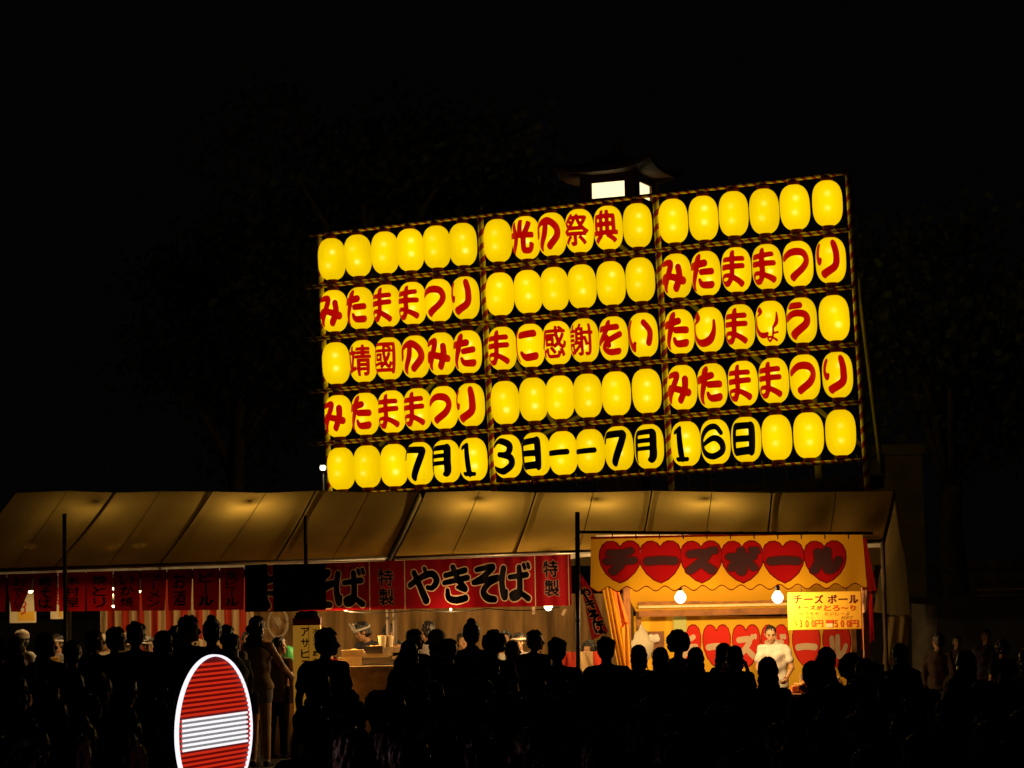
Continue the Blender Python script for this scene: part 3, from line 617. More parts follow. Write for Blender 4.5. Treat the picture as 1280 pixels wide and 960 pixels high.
# --- dark red noren strips at left
words = ['やき鳥', 'おでん', '焼そば', '木村屋', '焼とり', 'いか焼', 'ラーメン', 'お酒', 'ビール', '生ビール']
xs_ = [-30, 8, 40, 72, 107, 141, 175, 208, 240, 274, 305]
posn = ['cut by the left picture edge', 'beside the first slit', 'left of the bamboo pole', 'right of the bamboo pole', 'brightest, left of the striped curtain', 'over the striped curtain left end', 'above the tall man with black hair', 'above the striped curtain centre', 'above the tall man turned right', 'next to the black cloth strips']
for k in range(10):
    x0, x1 = xs_[k] + 1, xs_[k + 1]; yt0, yt1 = interp(EAVE, x0) + 6, interp(EAVE, x1) + 6; yb = 765 - k * .3; g = (3.0, 9.0, 3.4, 2, 2, 3, 4, 3, 1.2, 1.4)[k]
    o = banner_obj('red_noren', f'dark red cloth strip with black vertical letters, {posn[k]}', 'shop curtain', 'dark red shop curtain strips under the left eave')
    Yn = YB + .02 * (k % 2); tl, tr, br, bl = at(x0, yt0, Yn), at(x1, yt1, Yn), at(x1 - g * (1.7 if k == 1 else .5), yb, Yn), at(x0 + g * .5, yb, Yn)
    vs = []; fs = []; nx, nz = 10, 8
    def nf2(u, v, tl=tl, tr=tr, br=br, bl=bl, k=k): 
        s = 0 if v < .25 else (v - .25) / .75
        p = tl.lerp(tr, u).lerp(Vector((tl.x + (tr.x - tl.x) * u, tl.y, bl.z + (br.z - bl.z) * u)), v)
        p.x += ((bl.x - tl.x) * (1 - u) + (br.x - tr.x) * u) * s; p.y += .025 * math.sin(u * 6 + k) * v; return p
    for j in range(nz + 1):
        for i in range(nx + 1): vs.append(nf2(i / nx, j / nz))
    for j in range(nz):
        for i in range(nx): q = j * (nx + 1) + i; fs.append((q, q + nx + 1, q + nx + 2, q + 1))
    link('cloth', mesh('cloth', vs, fs), M_DKRED if k not in (3, 4) else mat('lit_noren_red', (.46, .009, .009), rough=.95, transl=.5), o, smooth=True)  # two strips get a lighter copy, their lamplit tone put into the cloth
    wd = words[k]; n = len(wd)
    for i, ch in enumerate(wd):
        if ch == 'ー': ch = '｜'
        key = (ch, .02, 30)
        if key not in GC: GC[key] = glyph_mesh(ch, 30, 30, .02) if ch not in STROKES and ch != '｜' else glyph_mesh(ch, 30, 30, .035 if ch == '｜' else 0)
        V, Fc = GC[key]; hh = .84 / n
        vs2 = [nf2(.5 + (a1 - .5) * (.52 if ch != '｜' else .62), .08 + hh * i + hh * .5 - (b1 - .5) * hh * .86) + Vector((0, -.006, 0)) for a1, b1 in V]
        if Fc: link('letter', mesh('letter', vs2, Fc), M_BLKPR, o)

# ---------------------------------------------------------------- bamboo poles
M_BAM = mat('dark_bamboo', (.11, .085, .05), rough=.5, noise=.3)
def pole(pts, r, label, nodes=True):
    o = empty('bamboo_pole', tuple(pts[0]), label, 'pole'); L0 = Vector(pts[0]); mtube('shaft', [Vector(q) - L0 for q in pts], r, M_BAM, o, 10)
    if nodes:
        a0, a1 = Vector(pts[0]) - L0, Vector(pts[-1]) - L0
        for k in range(1, 9):
            c = a0.lerp(a1, k / 9); d = (a1 - a0).normalized(); mtube('node', [c - d * .012, c + d * .012], r * 1.16, M_BAM, o, 10)
    return o
def foot(p): return Vector((p.x, p.y, 0))
YF = 31.2
q = at(80.5, 642, YF); pole([foot(at(83, 820, YF)), q], .028, 'dark upright bamboo pole sticking up at the far left of the tent')
q = at(382, 645, YF + .9); pole([foot(at(383, 800, YF + .9)), q], .028, 'dark upright bamboo pole at the black cloth strips')
q = at(721.7, 640, YF - .6); pole([foot(at(720.5, 830, YF - .6)), q], .030, 'dark upright bamboo pole between the noodle and cheese ball stalls')
o = pole([at(700, 690, YF - .35), at(752, 688.5, YF - .35)], .014, 'short dark bamboo stub crossing the upright pole below the crossbar', False)
YC = 30.7
o = pole([at(722, 665, YC), at(905, 666.5, YC), at(1091, 666.5, YC)], .020, 'long dark horizontal bamboo crossbar carrying the heart banner')
# ---------------------------------------------------------------- cheese ball stall front banner
hb = banner_obj('heart_banner', 'yellow orange banner with six red hearts spelling チーズボール and a scalloped hem')
A, B = at(739, 671, YC), at(1078, 671, YC); Cz = at(900, 737, YC).z; scal = at(900, 732, YC).z
k1 = YC / FPX
def hem(u): return Cz + .028 + .030 * np.cos(u * 2 * math.pi * 14.5 + .6) - .02 * u
def hfn(u, v):
    x = A.x + (B.x - A.x) * u; z = A.z + (float(hem(u)) - A.z) * v
    return Vector((x + .05 * v * (u - .35), YC + .035 + .03 * math.sin(u * 17) * (.2 + v) + .012 * math.sin(u * 41 + 2) * v, z))
def heart_sdf(X, Z):
    x = np.abs(X - .5) * 2.0; y = (Z - .5) * 2.0
    t = np.linspace(0, math.pi, 60); r = .98
    # outline polygon of a plump heart
    hx = np.abs(np.sin(t)) ** 1.35 * 1.0; hx = np.where(t < 1.2, np.sin(t) ** .75, np.sin(t) ** 1.0)
    pts = [(0, .74), (.12, .9), (.35, 1.0), (.62, .98), (.86, .8), (.98, .5), (.99, .18), (.90, -.18), (.68, -.54), (.34, -.84), (0, -1.0)]
    pts = np.array(pts); P = np.stack([x.ravel(), y.ravel()], 1); D = np.full(len(P), 9.0); ins = np.zeros(len(P), bool)
    full = np.vstack([pts, pts[::-1] * [-1, 1]])
    for s, e in zip(full, np.roll(full, -1, 0)):
        d = e - s; L = max((d * d).sum(), 1e-9); tt = np.clip(((P - s) @ d) / L, 0, 1); D = np.minimum(D, np.hypot(*(P - s - tt[:, None] * d).T))
        c = (s[1] > P[:, 1]) != (e[1] > P[:, 1])
        if abs(d[1]) > 1e-9: ins ^= c & (P[:, 0] < s[0] + (P[:, 1] - s[1]) * d[0] / d[1])
    return np.where(ins, -D, D).reshape(X.shape) * .5
def heart(x, z, w, h, f, mo, mi, parent, edge=.03, n=46):
    xs = np.linspace(-.05, 1.05, n); X, Z = np.meshgrid(xs, xs); D = heart_sdf(X, Z)
    for nm, lv, m, lf in (('heart_outline', 0, mo, .004), ('heart', -edge, mi, .008)):
        V, Fc = contour(D, xs, xs, lv); link(nm, mesh(nm, [f(x + (a1 - .5) * w, z + (b1 - .5) * h) + Vector((0, -lf, 0)) for a1, b1 in V], Fc), m, parent)
HX = [776, 826, 877, 928, 979, 1031]
items = []; mids = []; outs = []; hin = []; hout = []
for ch, px in zip('チーズボール', HX):
    x, z = px2(px, 702.5, YC)
    hout.append(('heart_outline', M_HEARTD, local(lambda U, V: heart_sdf(U, V), x, z, 54 * k1, 54 * k1))); hin.append(('heart', M_HEART, local(lambda U, V: heart_sdf(U, V) + .03, x, z, 54 * k1, 54 * k1)))
    items.append(('letter', M_NAVY, local(gsdf(ch, .06), x + .005, z + .012, 34 * k1, 28 * k1))); mids.append(('letter_outline', M_HEARTD, local(gsdf(ch, .105), x + .005, z + .012, 34 * k1, 28 * k1)))
trim = [('hem_trim', M_HEARTD, lambda X, Z: hem((X - A.x) / (B.x - A.x)) + .014 - (hem((X - A.x) / (B.x - A.x)) - Z) * 0 - 9 if False else Z - (hem((X - A.x) / (B.x - A.x)) + .014)), ('top_trim', M_HEARTD, lambda X, Z: (A.z - .028) - Z)]
printed(hb, hfn, 560, 110, lambda u: A.z + 0 * u, hem, A.x, B.x, items + mids + hin + hout + trim, M_YELCL)
for k in range(11):
    px = 765 + k * 29.5; p = at(px, 666.5, YC); mtube('tie', [p + Vector((0, -.022, .02)), p + Vector((.004, -.024, -.07)), p + Vector((0, .02, .02))], .007, M_SOCK, hb, 6)
# right side return of the banner
sheet('banner_side', (at(1078, 671, YC + .03), at(1083, 674, YC + .9), at(1096, 738, YC + 1.2), at(1086, 740, YC + .05)), M_HEARTD, hb, 10, .03, 7)
# upper row of a pale cloth strip showing over the banner top
sheet('pale_strip', (at(745, 668.5, YC + .2), at(1070, 668.5, YC + .2), at(1070, 673, YC + .2), at(745, 673, YC + .2)), M_FRINGE, hb, 20, .02, 30)

# --- stall frame
M_WOOD = mat('stall_timber', (.30, .13, .04), noise=.4, nscale=7, bump=.2)
fr = empty('cheese_ball_stall', (at(920, 850, 32).x, 32.0, 0), 'timber stall frame with roof beams and counter lit by two bare bulbs', 'stall'); FO = fr.location
def fbox(name, a1, b1, m, bev=.004): return mbox(name, Vector(a1) - FO, Vector(b1) - FO, m, fr, bev)
xl, xr = at(787, 800, 31.3).x, at(1083, 800, 31.3).x
for nm, x, y, w in (('front_post', xl, 31.85, .045), ('front_post', xr, 31.3, .04), ('rear_post', at(798, 760, 33.4).x, 33.4, .035), ('rear_post', at(1066, 760, 33.4).x, 33.4, .035)):
    fbox(nm, (x - w, y - w, 0), (x + w, y + w, at(800, 738, y).z + .1), M_WOOD)
zb = at(880, 759, 33.4).z
for dz, hh, m in ((.07, .022, M_WOOD), (.02, .016, mat('timber_highlight', (.75, .6, .35), noise=.2)), (-.07, .045, M_WOOD)):  # middle bar: the beam's highlight put into a pale colour
    fbox('roof_beam', (at(797, 760, 33.4).x, 33.12, zb + dz - hh), (at(1068, 760, 33.4).x, 33.18, zb + dz + hh), m)
zc = at(950, 868, 31.2).z
fbox('counter_top', (xl - .05, 31.0, zc - .05), (xr + .15, 31.75, zc), M_WOOD)
fbox('counter_front', (xl, 31.1, 0), (xr + .1, 31.15, zc - .05), mat('red_counter_cloth', (.30, .02, .015), rough=.9, noise=.2))
# stall canopy underside and rear yellow sheet
YK = 33.55
sheet('yellow_canopy', (at(776, 728, 32.9), at(1086, 728, 32.9), at(1076, 765, 33.26), at(795, 765, 33.26)), M_YELCL, None, 16, .015, 9, 'plain yellow cloth ceiling inside the cheese ball stall', 'canopy')
# --- rear heart banner
rb = banner_obj('rear_heart_banner', 'yellow banner at the back of the stall with red hearts and cream チーズボール letters')
k2 = YK / FPX; A2, B2 = at(792, 770, YK), at(1068, 770, YK); zbot = at(900, 900, YK).z
fn2 = wavecloth(A2.x, B2.x, A2.z, B2.z, zbot, zbot, YK, .012, 5, mat('yellow_rear_cloth', (.85, .50, .03), rough=.9), 'cloth', rb, 50, 12)
M_PINK = mat('cream_letter_print', (.70, .52, .34), rough=.9)
M_HR2 = mat('bright_red_print', (.72, .03, .015), rough=.9); M_HD2 = mat('deep_red_print', (.30, .01, .01), rough=.9)
for ch, px in zip('チーズボール', (859, 896, 933, 969, 1008, 1046)):
    w = 36; x, z = px2(px, 808, YK); heart(x, z, w * k2, 55 * k2, fn2, M_HD2, M_HR2, rb, .03)
    bigchar(ch, px, 809, 23, 28, fn2, rb, out=.07, n=46, m1=M_HD2, m2=M_PINK, lv=.025, Y=YK)
# small things pinned behind
def panel(name, x0, y0, x1, y1, Y, m, label, cat, t=.02, bev=.004):
    p0, p1 = at(x0, y1, Y), at(x1, y0, Y); o = mbox(name, (0, 0, 0), (p1.x - p0.x, t, p1.z - p0.z), m, None, bev); o.location = (p0.x, Y, p0.z); return tag(o, label, cat)
panel('cardboard_sheet', 808, 789, 830, 818, YK - .1, mat('brown_cardboard', (.25, .11, .05), noise=.2), 'brown cardboard sheet pinned behind the white plastic bag', 'cardboard')
panel('green_paper', 842, 769, 858, 790, YK - .08, mat('pale_green_paper', (.5, .55, .2)), 'pale green paper sheet above the curly-haired head', 'paper sheet')
# plastic bag
def blob(name, c, rx, ry, rz, m, label=None, cat=None, parent=None, seed=0, amp=.12, top=1.0):
    rn = random.Random(seed); ph = [rn.uniform(0, 6) for _ in range(6)]; bm = bmesh.new(); bmesh.ops.create_icosphere(bm, subdivisions=3, radius=1)
    for v in bm.verts:
        n = v.co.copy(); k = 1 + amp * (math.sin(n.x * 5 + ph[0]) * math.sin(n.z * 4 + ph[1]) + .6 * math.sin(n.z * 9 + n.x * 7 + ph[2])); tp_ = 1 - max(n.z, 0) * (1 - top)
        v.co = Vector((n.x * rx * k * tp_, n.y * ry * k * tp_, n.z * rz * k))
    o = link(name, bm_mesh(name, bm), m, parent, loc=c, smooth=True)
    if label: tag(o, label, cat)
    return o
M_BAG = mat('white_plastic', (.72, .66, .5), rough=.5, transl=.3)
blob('plastic_bag', at(802, 805, 33.2), .17, .12, .27, M_BAG, 'white plastic bag hanging behind the left stall post', 'plastic bag', seed=3, top=.15)
blob('steam_cloth', at(817, 798, YK - .2), .09, .03, .06, mat('white_cloth', (.8, .75, .65)), 'crumpled white cloth on the brown cardboard sheet', 'cloth', seed=4)
# side cloths left of the stall
M_ORG = mat('orange_cloth', (.85, .2, .03), rough=.9, transl=.5)
sc1 = empty('yellow_side_curtain', label='gathered yellow and orange side curtain beside the left stall post', cat='curtain')
sheet('cloth', (at(752, 733, 31.6), at(765, 733, 31.5), at(786, 836, 31.7), at(773, 836, 31.8)), M_YELCL, sc1, 16, .05, 17)
sheet('orange_fold', (at(764, 734, 31.45), at(772, 733, 31.4), at(786, 778, 31.4), at(776, 786, 31.45)), M_ORG, sc1, 12, .02, 9)
sheet('orange_fold', (at(776, 784, 31.45), at(785, 776, 31.4), at(789, 836, 31.5), at(782, 836, 31.5)), mat('yellow_orange_cloth', (.85, .36, .03), rough=.9, transl=.5), sc1, 12, .02, 9)
db = banner_obj('hanging_side_banner', 'narrow red banner with black そば lettering sagging diagonally beside the upright pole')
ta, tb, bb, ba = at(722, 713, 31.5), at(733, 716, 31.5), at(757, 795, 31.7), at(742, 801, 31.7)
tb = at(740, 738, 31.55)
sheet('cloth', (at(722, 712, 31.5), tb, at(760, 790, 31.7), at(740, 800, 31.7)), M_REDCL, db, 14, .04, 9)
for ch, px, py in (('や', 732, 742), ('き', 738, 757), ('そ', 743, 771), ('ば', 749, 784)):
    x, z = px2(px, py, 31.4); f0 = lambda a1, b1: Vector((a1 + (z - b1) * .25, 31.42, b1))
    flat_glyph('letter_outline', ch, x, z, 13 * S1, 15 * S1, f0, M_CREAM, db, .07, 40, .0); flat_glyph('letter', ch, x, z, 13 * S1, 15 * S1, f0, M_BLKPR, db, .02, 40, .006)
# right post cloth of the stall
sheet('red_side_cloth', (at(1077, 742, 31.3), at(1090, 742, 31.9), at(1092, 800, 31.9), at(1078, 812, 31.3)), M_DKRED, None, 10, .06, 16, 'bunched dark red cloth at the right post of the stall', 'cloth')
sheet('pale_side_cloth', (at(1078, 738, 31.2), at(1089, 737, 31.3), at(1085, 762, 31.3), at(1079, 766, 31.2)), M_CREAM, None, 8, .04, 12, 'small pale cloth end hanging at the right banner corner', 'cloth')

# --- price board
YP = 32.0
pb = empty('price_board', tuple(at(1031, 763.5, YP)), 'yellow cheese ball price board reading 300円 and 500円', 'sign'); PB = pb.location
M_PB = mat('yellow_board', (.86, .55, .05), rough=.6, transl=.0)
k3 = YP / FPX
def pbp(x, z): return Vector((x - PB.x, 0, z - PB.z))
mbox('board', (-46 * k3, 0, -23.5 * k3), (46 * k3, .02, 23.5 * k3), M_PB, pb, .008)
mbox('frame_edge', (46 * k3, -.004, -23.5 * k3), (47.5 * k3, .025, 23.5 * k3), M_DARKWOOD, pb)
def ptext(txt, px, py, w, h, m, lv, step, n=34):
    for i, ch in enumerate(txt):
        if ch == ' ': continue
        x, z = px2(px + i * step, py, YP)
        src = STROKES.pop(ch, None)       # the board is printed in a plain round gothic
        ww = w * (.62 if ch in '0123456789' else 1)
        key = ('pb', ch, lv, n)
        if key not in GC: GC[key] = glyph_mesh(ch, n, n, lv)
        if src is not None: STROKES[ch] = src
        V, Fc = GC[key]
        if Fc: link('letter', mesh('letter', [pbp(x + (a1 - .5) * ww * k3, z + (b1 - .5) * h * k3) + Vector((0, -.004, 0)) for a1, b1 in V], Fc), m, pb)
M_BRN = mat('brown_print', (.10, .01, .008)); M_RDP = mat('orange_red_print', (.62, .08, .01)); M_FAD = mat('faded_brown_print', (.42, .17, .02))
ptext('チーズ', 997, 749, 10, 10, M_BRN, .035, 13.2); ptext('ボール', 1040, 749, 10.5, 10, M_BRN, .035, 13.3)
ptext('チーズが', 999, 759.5, 6, 5, M_BRN, .02, 8.3); ptext('とろ〜り', 1034, 760, 8, 6.5, M_RDP, .04, 10.6)
ptext('めっちゃ', 1002, 767, 4, 4, M_FAD, .0, 6.2); ptext('おいし〜よ', 1033, 767, 4.5, 4.2, M_FAD, .0, 6.6)
ptext('ペン', 1009, 772, 4, 3.6, M_FAD, .0, 5); ptext('カップ', 1053, 772, 4.6, 4, M_FAD, .01, 5)
ptext('300円', 1001, 779.5, 9.5, 8.5, M_RDP, .01, 7.6); ptext('500円', 1045, 779.5, 9.5, 8.5, M_RDP, .03, 7.6)
p = pbp(*px2(1037, 781, YP)); mbox('cup_picture', p + Vector((-.04, -.006, -.035)), p + Vector((.04, -.003, .02)), mat('cream_cup_print', (.9, .75, .45)), pb); mbox('cup_lid_picture', p + Vector((-.05, -.008, .02)), p + Vector((.05, -.004, .065)), M_RDP, pb)
p = pbp(*px2(993, 776, YP)); mbox('stick_picture', (-.012, -.002, -.06), (.012, .002, .06), mat('orange_print', (.8, .3, .02)), pb, M=Matrix.Translation(p + Vector((0, -.006, 0))) @ Matrix.Rotation(-.45, 4, 'Y'))
mtube('hanging_cord', [(-.3, .01, 23.5 * k3), (-.3, .01, 23.5 * k3 + .14)], .005, M_SOCK, pb, 6); mtube('hanging_cord', [(.3, .01, 23.5 * k3), (.3, .01, 23.5 * k3 + .14)], .005, M_SOCK, pb, 6)

# --- bare bulbs of the stalls
bulb(850.5, 747, 31.55, .075, 'left bare bulb glowing under the scalloped heart banner', 120, cord=.05)
bulb(972, 747, 31.55, .075, 'right bare bulb glowing beside the price board', 80, cord=.05)
bulb(685.5, 758, 32.7, .06, 'bare bulb at the right end of the noodle banner', 60, cord=.05)
bulb(563.5, 762, 32.2, .017, 'small bulb just under the middle of the noodle banner', 26, gm=GLASS2, cord=.03)
for px, py, w, lab in ((142, 734, 10, 'small bulb seen through the slit above the striped curtain'), (142.5, 756, 6, 'lower small bulb seen through the same slit'), (173, 738, 12, 'bulb seen through the slit above the black-haired man'), (38, 738, 10, 'bulb behind the slanting slit at far left'), (432, 760, 60, 'added unseen bulb over the cooks under the noodle banner')):  # last bulb is added, hidden by the banner, to light cooks and counter
    bulb(px, py, 33.4 if px != 432 else 32.25, .04, lab, w * 1.3, gm=GLASS2, cord=.2, shield=True)

# ---------------------------------------------------------------- things under the long tent
def streak(m, sc):
    nt = m.node_tree; tc = [n for n in nt.nodes if n.type == 'TEX_COORD'][0]; nz = [n for n in nt.nodes if n.type == 'TEX_NOISE'][0]; mp = nt.nodes.new('ShaderNodeMapping'); mp.inputs['Scale'].default_value = sc
    nt.links.new(tc.outputs['Object'], mp.inputs[0]); nt.links.new(mp.outputs[0], nz.inputs['Vector']); return m
M_WALLC = mat('brown_backcloth', (.36, .20, .065), rough=.9, noise=.6, nscale=2.5); streak(M_WALLC, (3.2, 3.2, .35))  # fold shading painted in as vertical colour streaks
sheet('brown_backcloth', (at(310, 742, 37.2), at(792, 742, 37.2), at(792, 900, 37.2), at(310, 900, 37.2)), M_WALLC, None, 90, .09, 95, 'long brown cloth backdrop hanging behind the noodle stall', 'backdrop')
def stripes(x0, x1, y0, y1, Y, n, label, start=0):
    o = empty('striped_curtain', label=label, cat='curtain'); p0, p1 = at(x0, y0, Y), at(x1, y1, Y); vs = []; fs = []; mi = []; sub = 6; N = n * sub
    for i in range(N + 1):
        x = p0.x + (p1.x - p0.x) * i / N; y = Y + .03 * math.sin(i * .9); vs += [(x, y, p0.z), (x, y + .02 * math.sin(i * 1.3), (p0.z + p1.z) / 2), (x, y + .03 * math.sin(i * .7), p1.z)]
    for i in range(N):
        for j in range(2): q = i * 3 + j; fs.append((q, q + 1, q + 4, q + 3)); mi.append((i // sub + start) % 2)
    me = mesh('striped_cloth', vs, fs, mi); link('striped_cloth', me, [mat('curtain_cream', (.75, .52, .26), rough=.9, transl=.2), mat('curtain_red', (.58, .05, .02), rough=.9, transl=.2)], o); return o
stripes(125, 318, 726, 880, 36.6, 21, 'red and cream striped festival curtain behind the dark red cloths')
stripes(701, 762, 815, 850, 32.6, 3, 'low red and cream striped cloth beside the upright pole', 1)
def menu(x0, y0, x1, y1, Y, label, words_, band=True):
    o = empty('menu_board', tuple(at(x0, y1, Y)), label, 'sign'); p1 = at(x1, y0, Y) - o.location
    mbox('board', (0, 0, 0), (p1.x, .02, p1.z), mat('cream_board', (.8, .7, .5)), o, .004)
    if band: mbox('yellow_band', (.12, -.004, .03), (p1.x - .02, -.001, .16), mat('orange_yellow_print', (.85, .5, .05)), o)
    for i, (ch, fx, fz, s) in enumerate(words_):
        V, Fc = glyph_mesh(ch, 30, 30, .03)
        if Fc: link('letter', mesh('letter', [Vector((fx * p1.x + (a1 - .5) * s, -.006, fz * p1.z + (b1 - .5) * s)) for a1, b1 in V], Fc), mat('menu_red', (.6, .04, .02)), o)
menu(12, 728, 45, 779, 34.4, 'cream menu board with red letters behind the slanting slit', [('氷', .45, .75, .14), ('あ', .45, .5, .14), ('り', .5, .3, .1)])
menu(63, 722, 79, 774, 34.6, 'narrow cream and orange menu board left of the bamboo pole', [('冷', .5, .45, .13), ('茶', .5, .65, .13)])
# vertical yellow sign
vs_ = empty('beer_sign', tuple(at(384, 850, 31.5)), 'tall yellow standing sign with brown vertical アサヒス lettering', 'sign'); VO = vs_.location; k4 = 31.5 / FPX
zt = at(384, 772, 31.5).z
M_YS = mat('ochre_sign', (.8, .44, .08), rough=.7, emit=(.8, .36, .03), estr=.24, nocast=True)  # brightness of the sign face put in as a faint glow
mbox('sign_box', (-17 * k4, 0, -.5), (17 * k4, .16, zt - VO.z - .1), M_YS, vs_, .006); mbox('sign_cap', (-17.3 * k4, -.004, zt - VO.z - .1), (17.3 * k4, .165, zt - VO.z), M_HEARTD, vs_, .006)
blob('hood', Vector((0, .08, zt - VO.z + .02)), .16, .1, .07, M_BLKCL, parent=vs_, seed=6)
mbox('divider', (2.3 * k4, -.003, -.3), (3.0 * k4, -.001, zt - VO.z - .1), M_FAD, vs_); mbox('stand', (-.14, .02, -VO.z), (.14, .12, -.5), M_DARKWOOD, vs_)
for txt, x0, y0, st, w in (('アサヒス', 381.5, 790, 13.6, 10), ('冷えてます', 394, 789, 9.2, 6)):
    for i, ch in enumerate(txt):
        V, Fc = glyph_mesh(ch, 34, 34, .03); p = at(x0, y0 + i * st, 31.5) - VO
        link('letter', mesh('letter', [Vector((p.x + (a1 - .5) * w * k4, -.006, p.z + (b1 - .5) * w * k4)) for a1, b1 in V], Fc), M_BRN, vs_)
# noodle counter and goods
M_TABLE = mat('table_board', (.5, .33, .16), noise=.3); M_STEEL = mat('griddle_steel', (.45, .4, .35), rough=.35, metal=.8); M_FOOD = mat('fried_food', (.6, .3, .08), noise=.5, nscale=30); M_TRAY = mat('pale_tray', (.85, .68, .4), rough=.6, transl=.2)
ct = empty('noodle_counter', tuple(at(450, 850, 32)), 'long wooden noodle stall counter lit warmly behind the crowd', 'counter'); CO = ct.location; ztop = at(450, 833, 32).z - CO.z
xa, xb = at(322, 830, 32).x - CO.x, at(560, 830, 32).x - CO.x
mbox('table_top', (xa, 0, ztop - .05), (xb, .8, ztop), M_TABLE, ct, .005); mbox('front_panel', (xa + .02, .03, -CO.z), (xb - .02, .06, ztop - .05), M_TABLE, ct)
xg = at(480, 830, 32.3).x - CO.x; mbox('griddle', (xg - .45, .35, ztop), (xg + .45, .78, ztop + .12), M_STEEL, ct, .01)
rn = random.Random(5)
for i, (px, py, w, h, m, nm, lab) in enumerate([(438, 828, .30, .14, M_TRAY, 'food_tray', 'stack of cream food trays at the left end of the griddle'), (441, 817, .28, .10, M_TRAY, 'food_tray', 'upper cream food tray on the lit counter stack'),
        (470, 818, .34, .08, M_TRAY, 'food_tray', 'flat cream tray in front of the leaning cook'), (492, 814, .38, .12, M_TRAY, 'food_tray', 'wide pale tray below the two cooks'), (468, 812, .22, .10, M_STEEL, 'metal_pan', 'metal pan with steam beside the cooks'),
        (478, 802, .12, .16, M_TRAY, 'paper_cup', 'pale paper cup behind the metal pan'), (486, 803, .14, .18, M_TRAY, 'paper_cup', 'taller pale cup near the dark cooler'), (503, 819, .26, .09, M_TRAY, 'food_tray', 'cream tray at the right end of the griddle'), (352, 830, .35, .03, M_TRAY, 'cutting_board', 'white board on the counter left of the yellow sign')]):
    p = at(px, py, 32.3 + .05 * i % .2); e = empty(nm, tuple(p), lab, nm.replace('_', ' '))
    if nm == 'paper_cup':
        bm = bmesh.new(); lathe(bm, [(w * .35, -h / 2), (w * .5, h / 2), (w * .46, h / 2), (w * .33, -h / 2 + .01)], 16); link('cup', bm_mesh('cup', bm), m, e); blob('filling', Vector((0, 0, h * .35)), w * .42, w * .42, .03, M_FOOD, parent=e, seed=i)
    else:
        bm = bmesh.new(); box(bm, (-w / 2, -.1, -h / 2), (w / 2, .1, -h / 2 + .015))
        for s in (-1, 1): box(bm, (s * w / 2 - .006, -.106, -h / 2), (s * w / 2 + .006, .106, h / 2)); box(bm, (-w / 2, s * .1 - .005, -h / 2 + .001), (w / 2, s * .1 + .005, h / 2 - .001))
        link('tray', bm_mesh('tray', bm), m, e)
        if nm != 'cutting_board': blob('food', Vector((0, 0, h * .2)), w * .44, .085, h * .4, M_FOOD, parent=e, seed=i, amp=.2)
blob('green_bag', at(360, 822, 32.4), .13, .1, .17, mat('green_plastic', (.05, .35, .12), rough=.5, transl=.2), 'green plastic bag on the counter left of the yellow sign', 'plastic bag', seed=8)
M_FRN = mat('dull_ring', (.4, .3, .18)); e = empty('wall_ring', tuple(at(347, 779, 36.9)), 'pale round ornament hanging on the backcloth left of the yellow sign', 'ornament')
bm = bmesh.new()
tube(bm, [(.15 * math.cos(k * .35), 0, .22 * math.sin(k * .35)) for k in range(19)], .026, 8); link('ring', bm_mesh('ring', bm), M_FRN, e, smooth=True); blob('knot', Vector((0, -.02, .02)), .06, .04, .09, M_FRN, parent=e, seed=2, amp=.3)
# cheese stall counter goods
for i, (px, lab) in enumerate(((1001, 'orange food container at the right of the seller'), (1018, 'second food container beside the ponytailed head'))):
    p = at(px, 868, 31.4); p.z = zc + .0; e = empty('food_container', tuple(p), lab, 'container'); mbox('container', (-.12, -.1, 0), (.12, .1, .09), mat('orange_container', (.8, .25, .05)), e, .01); blob('cheese_balls', Vector((0, 0, .09)), .1, .08, .05, M_FOOD, parent=e, seed=i + 20, amp=.25)
for i, (px, h, w, col, nm, lab) in enumerate([(1004, .24, .05, M_TRAY, 'cup_stack', 'tall stack of pale paper cups on the cheese ball counter'), (893, .20, .03, M_HEART, 'sauce_bottle', 'red sauce bottle standing on the cheese ball counter'), (935, .22, .05, M_TRAY, 'cup_stack', 'stack of pale cups left of the seller'), (1048, .2, .06, M_STEEL, 'metal_canister', 'metal canister at the right end of the counter')]):
    p = at(px, 868, 31.5); e = empty(nm, (p.x, 31.5, zc), lab, nm.replace('_', ' '))
    if nm == 'cup_stack':
        for k in range(7):
            bm = bmesh.new(); lathe(bm, [(w * .7, k * h / 7), (w, k * h / 7 + h / 6), (w * .94, k * h / 7 + h / 6), (w * .66, k * h / 7 + .004)], 14); link('cup', bm_mesh('cup', bm), col, e)
    else:
        bm = bmesh.new(); lathe(bm, [(w, 0), (w * 1.05, .01), (w * 1.05, h * .65), (w * .5, h * .8), (w * .4, h * .86)], 14); link('container', bm_mesh('container', bm), col, e); bm = bmesh.new(); lathe(bm, [(w * .5, h * .861), (w * .45, h * .93), (w * .12, h)], 12); link('lid', bm_mesh('lid', bm), M_BAG, e)
# small white floodlight left of the lantern wall
p = at(404, 585, 55); e = empty('small_floodlight', tuple(p), 'tiny white spark of a floodlight at the lower left corner of the lantern wall', 'light')
mbox('lens', (-.07, -.02, -.05), (.06, 0, .06), mat('white_lamp', (1, 1, .9), emit=(1, .95, .75), estr=6), e, .02); mbox('housing', (-.10, 0, -.09), (.08, .12, .09), M_SOCK, e, .01); mtube('mast', [(0, .06, -.09), (0, .06, -p.z)], .04, M_PIPE, e)

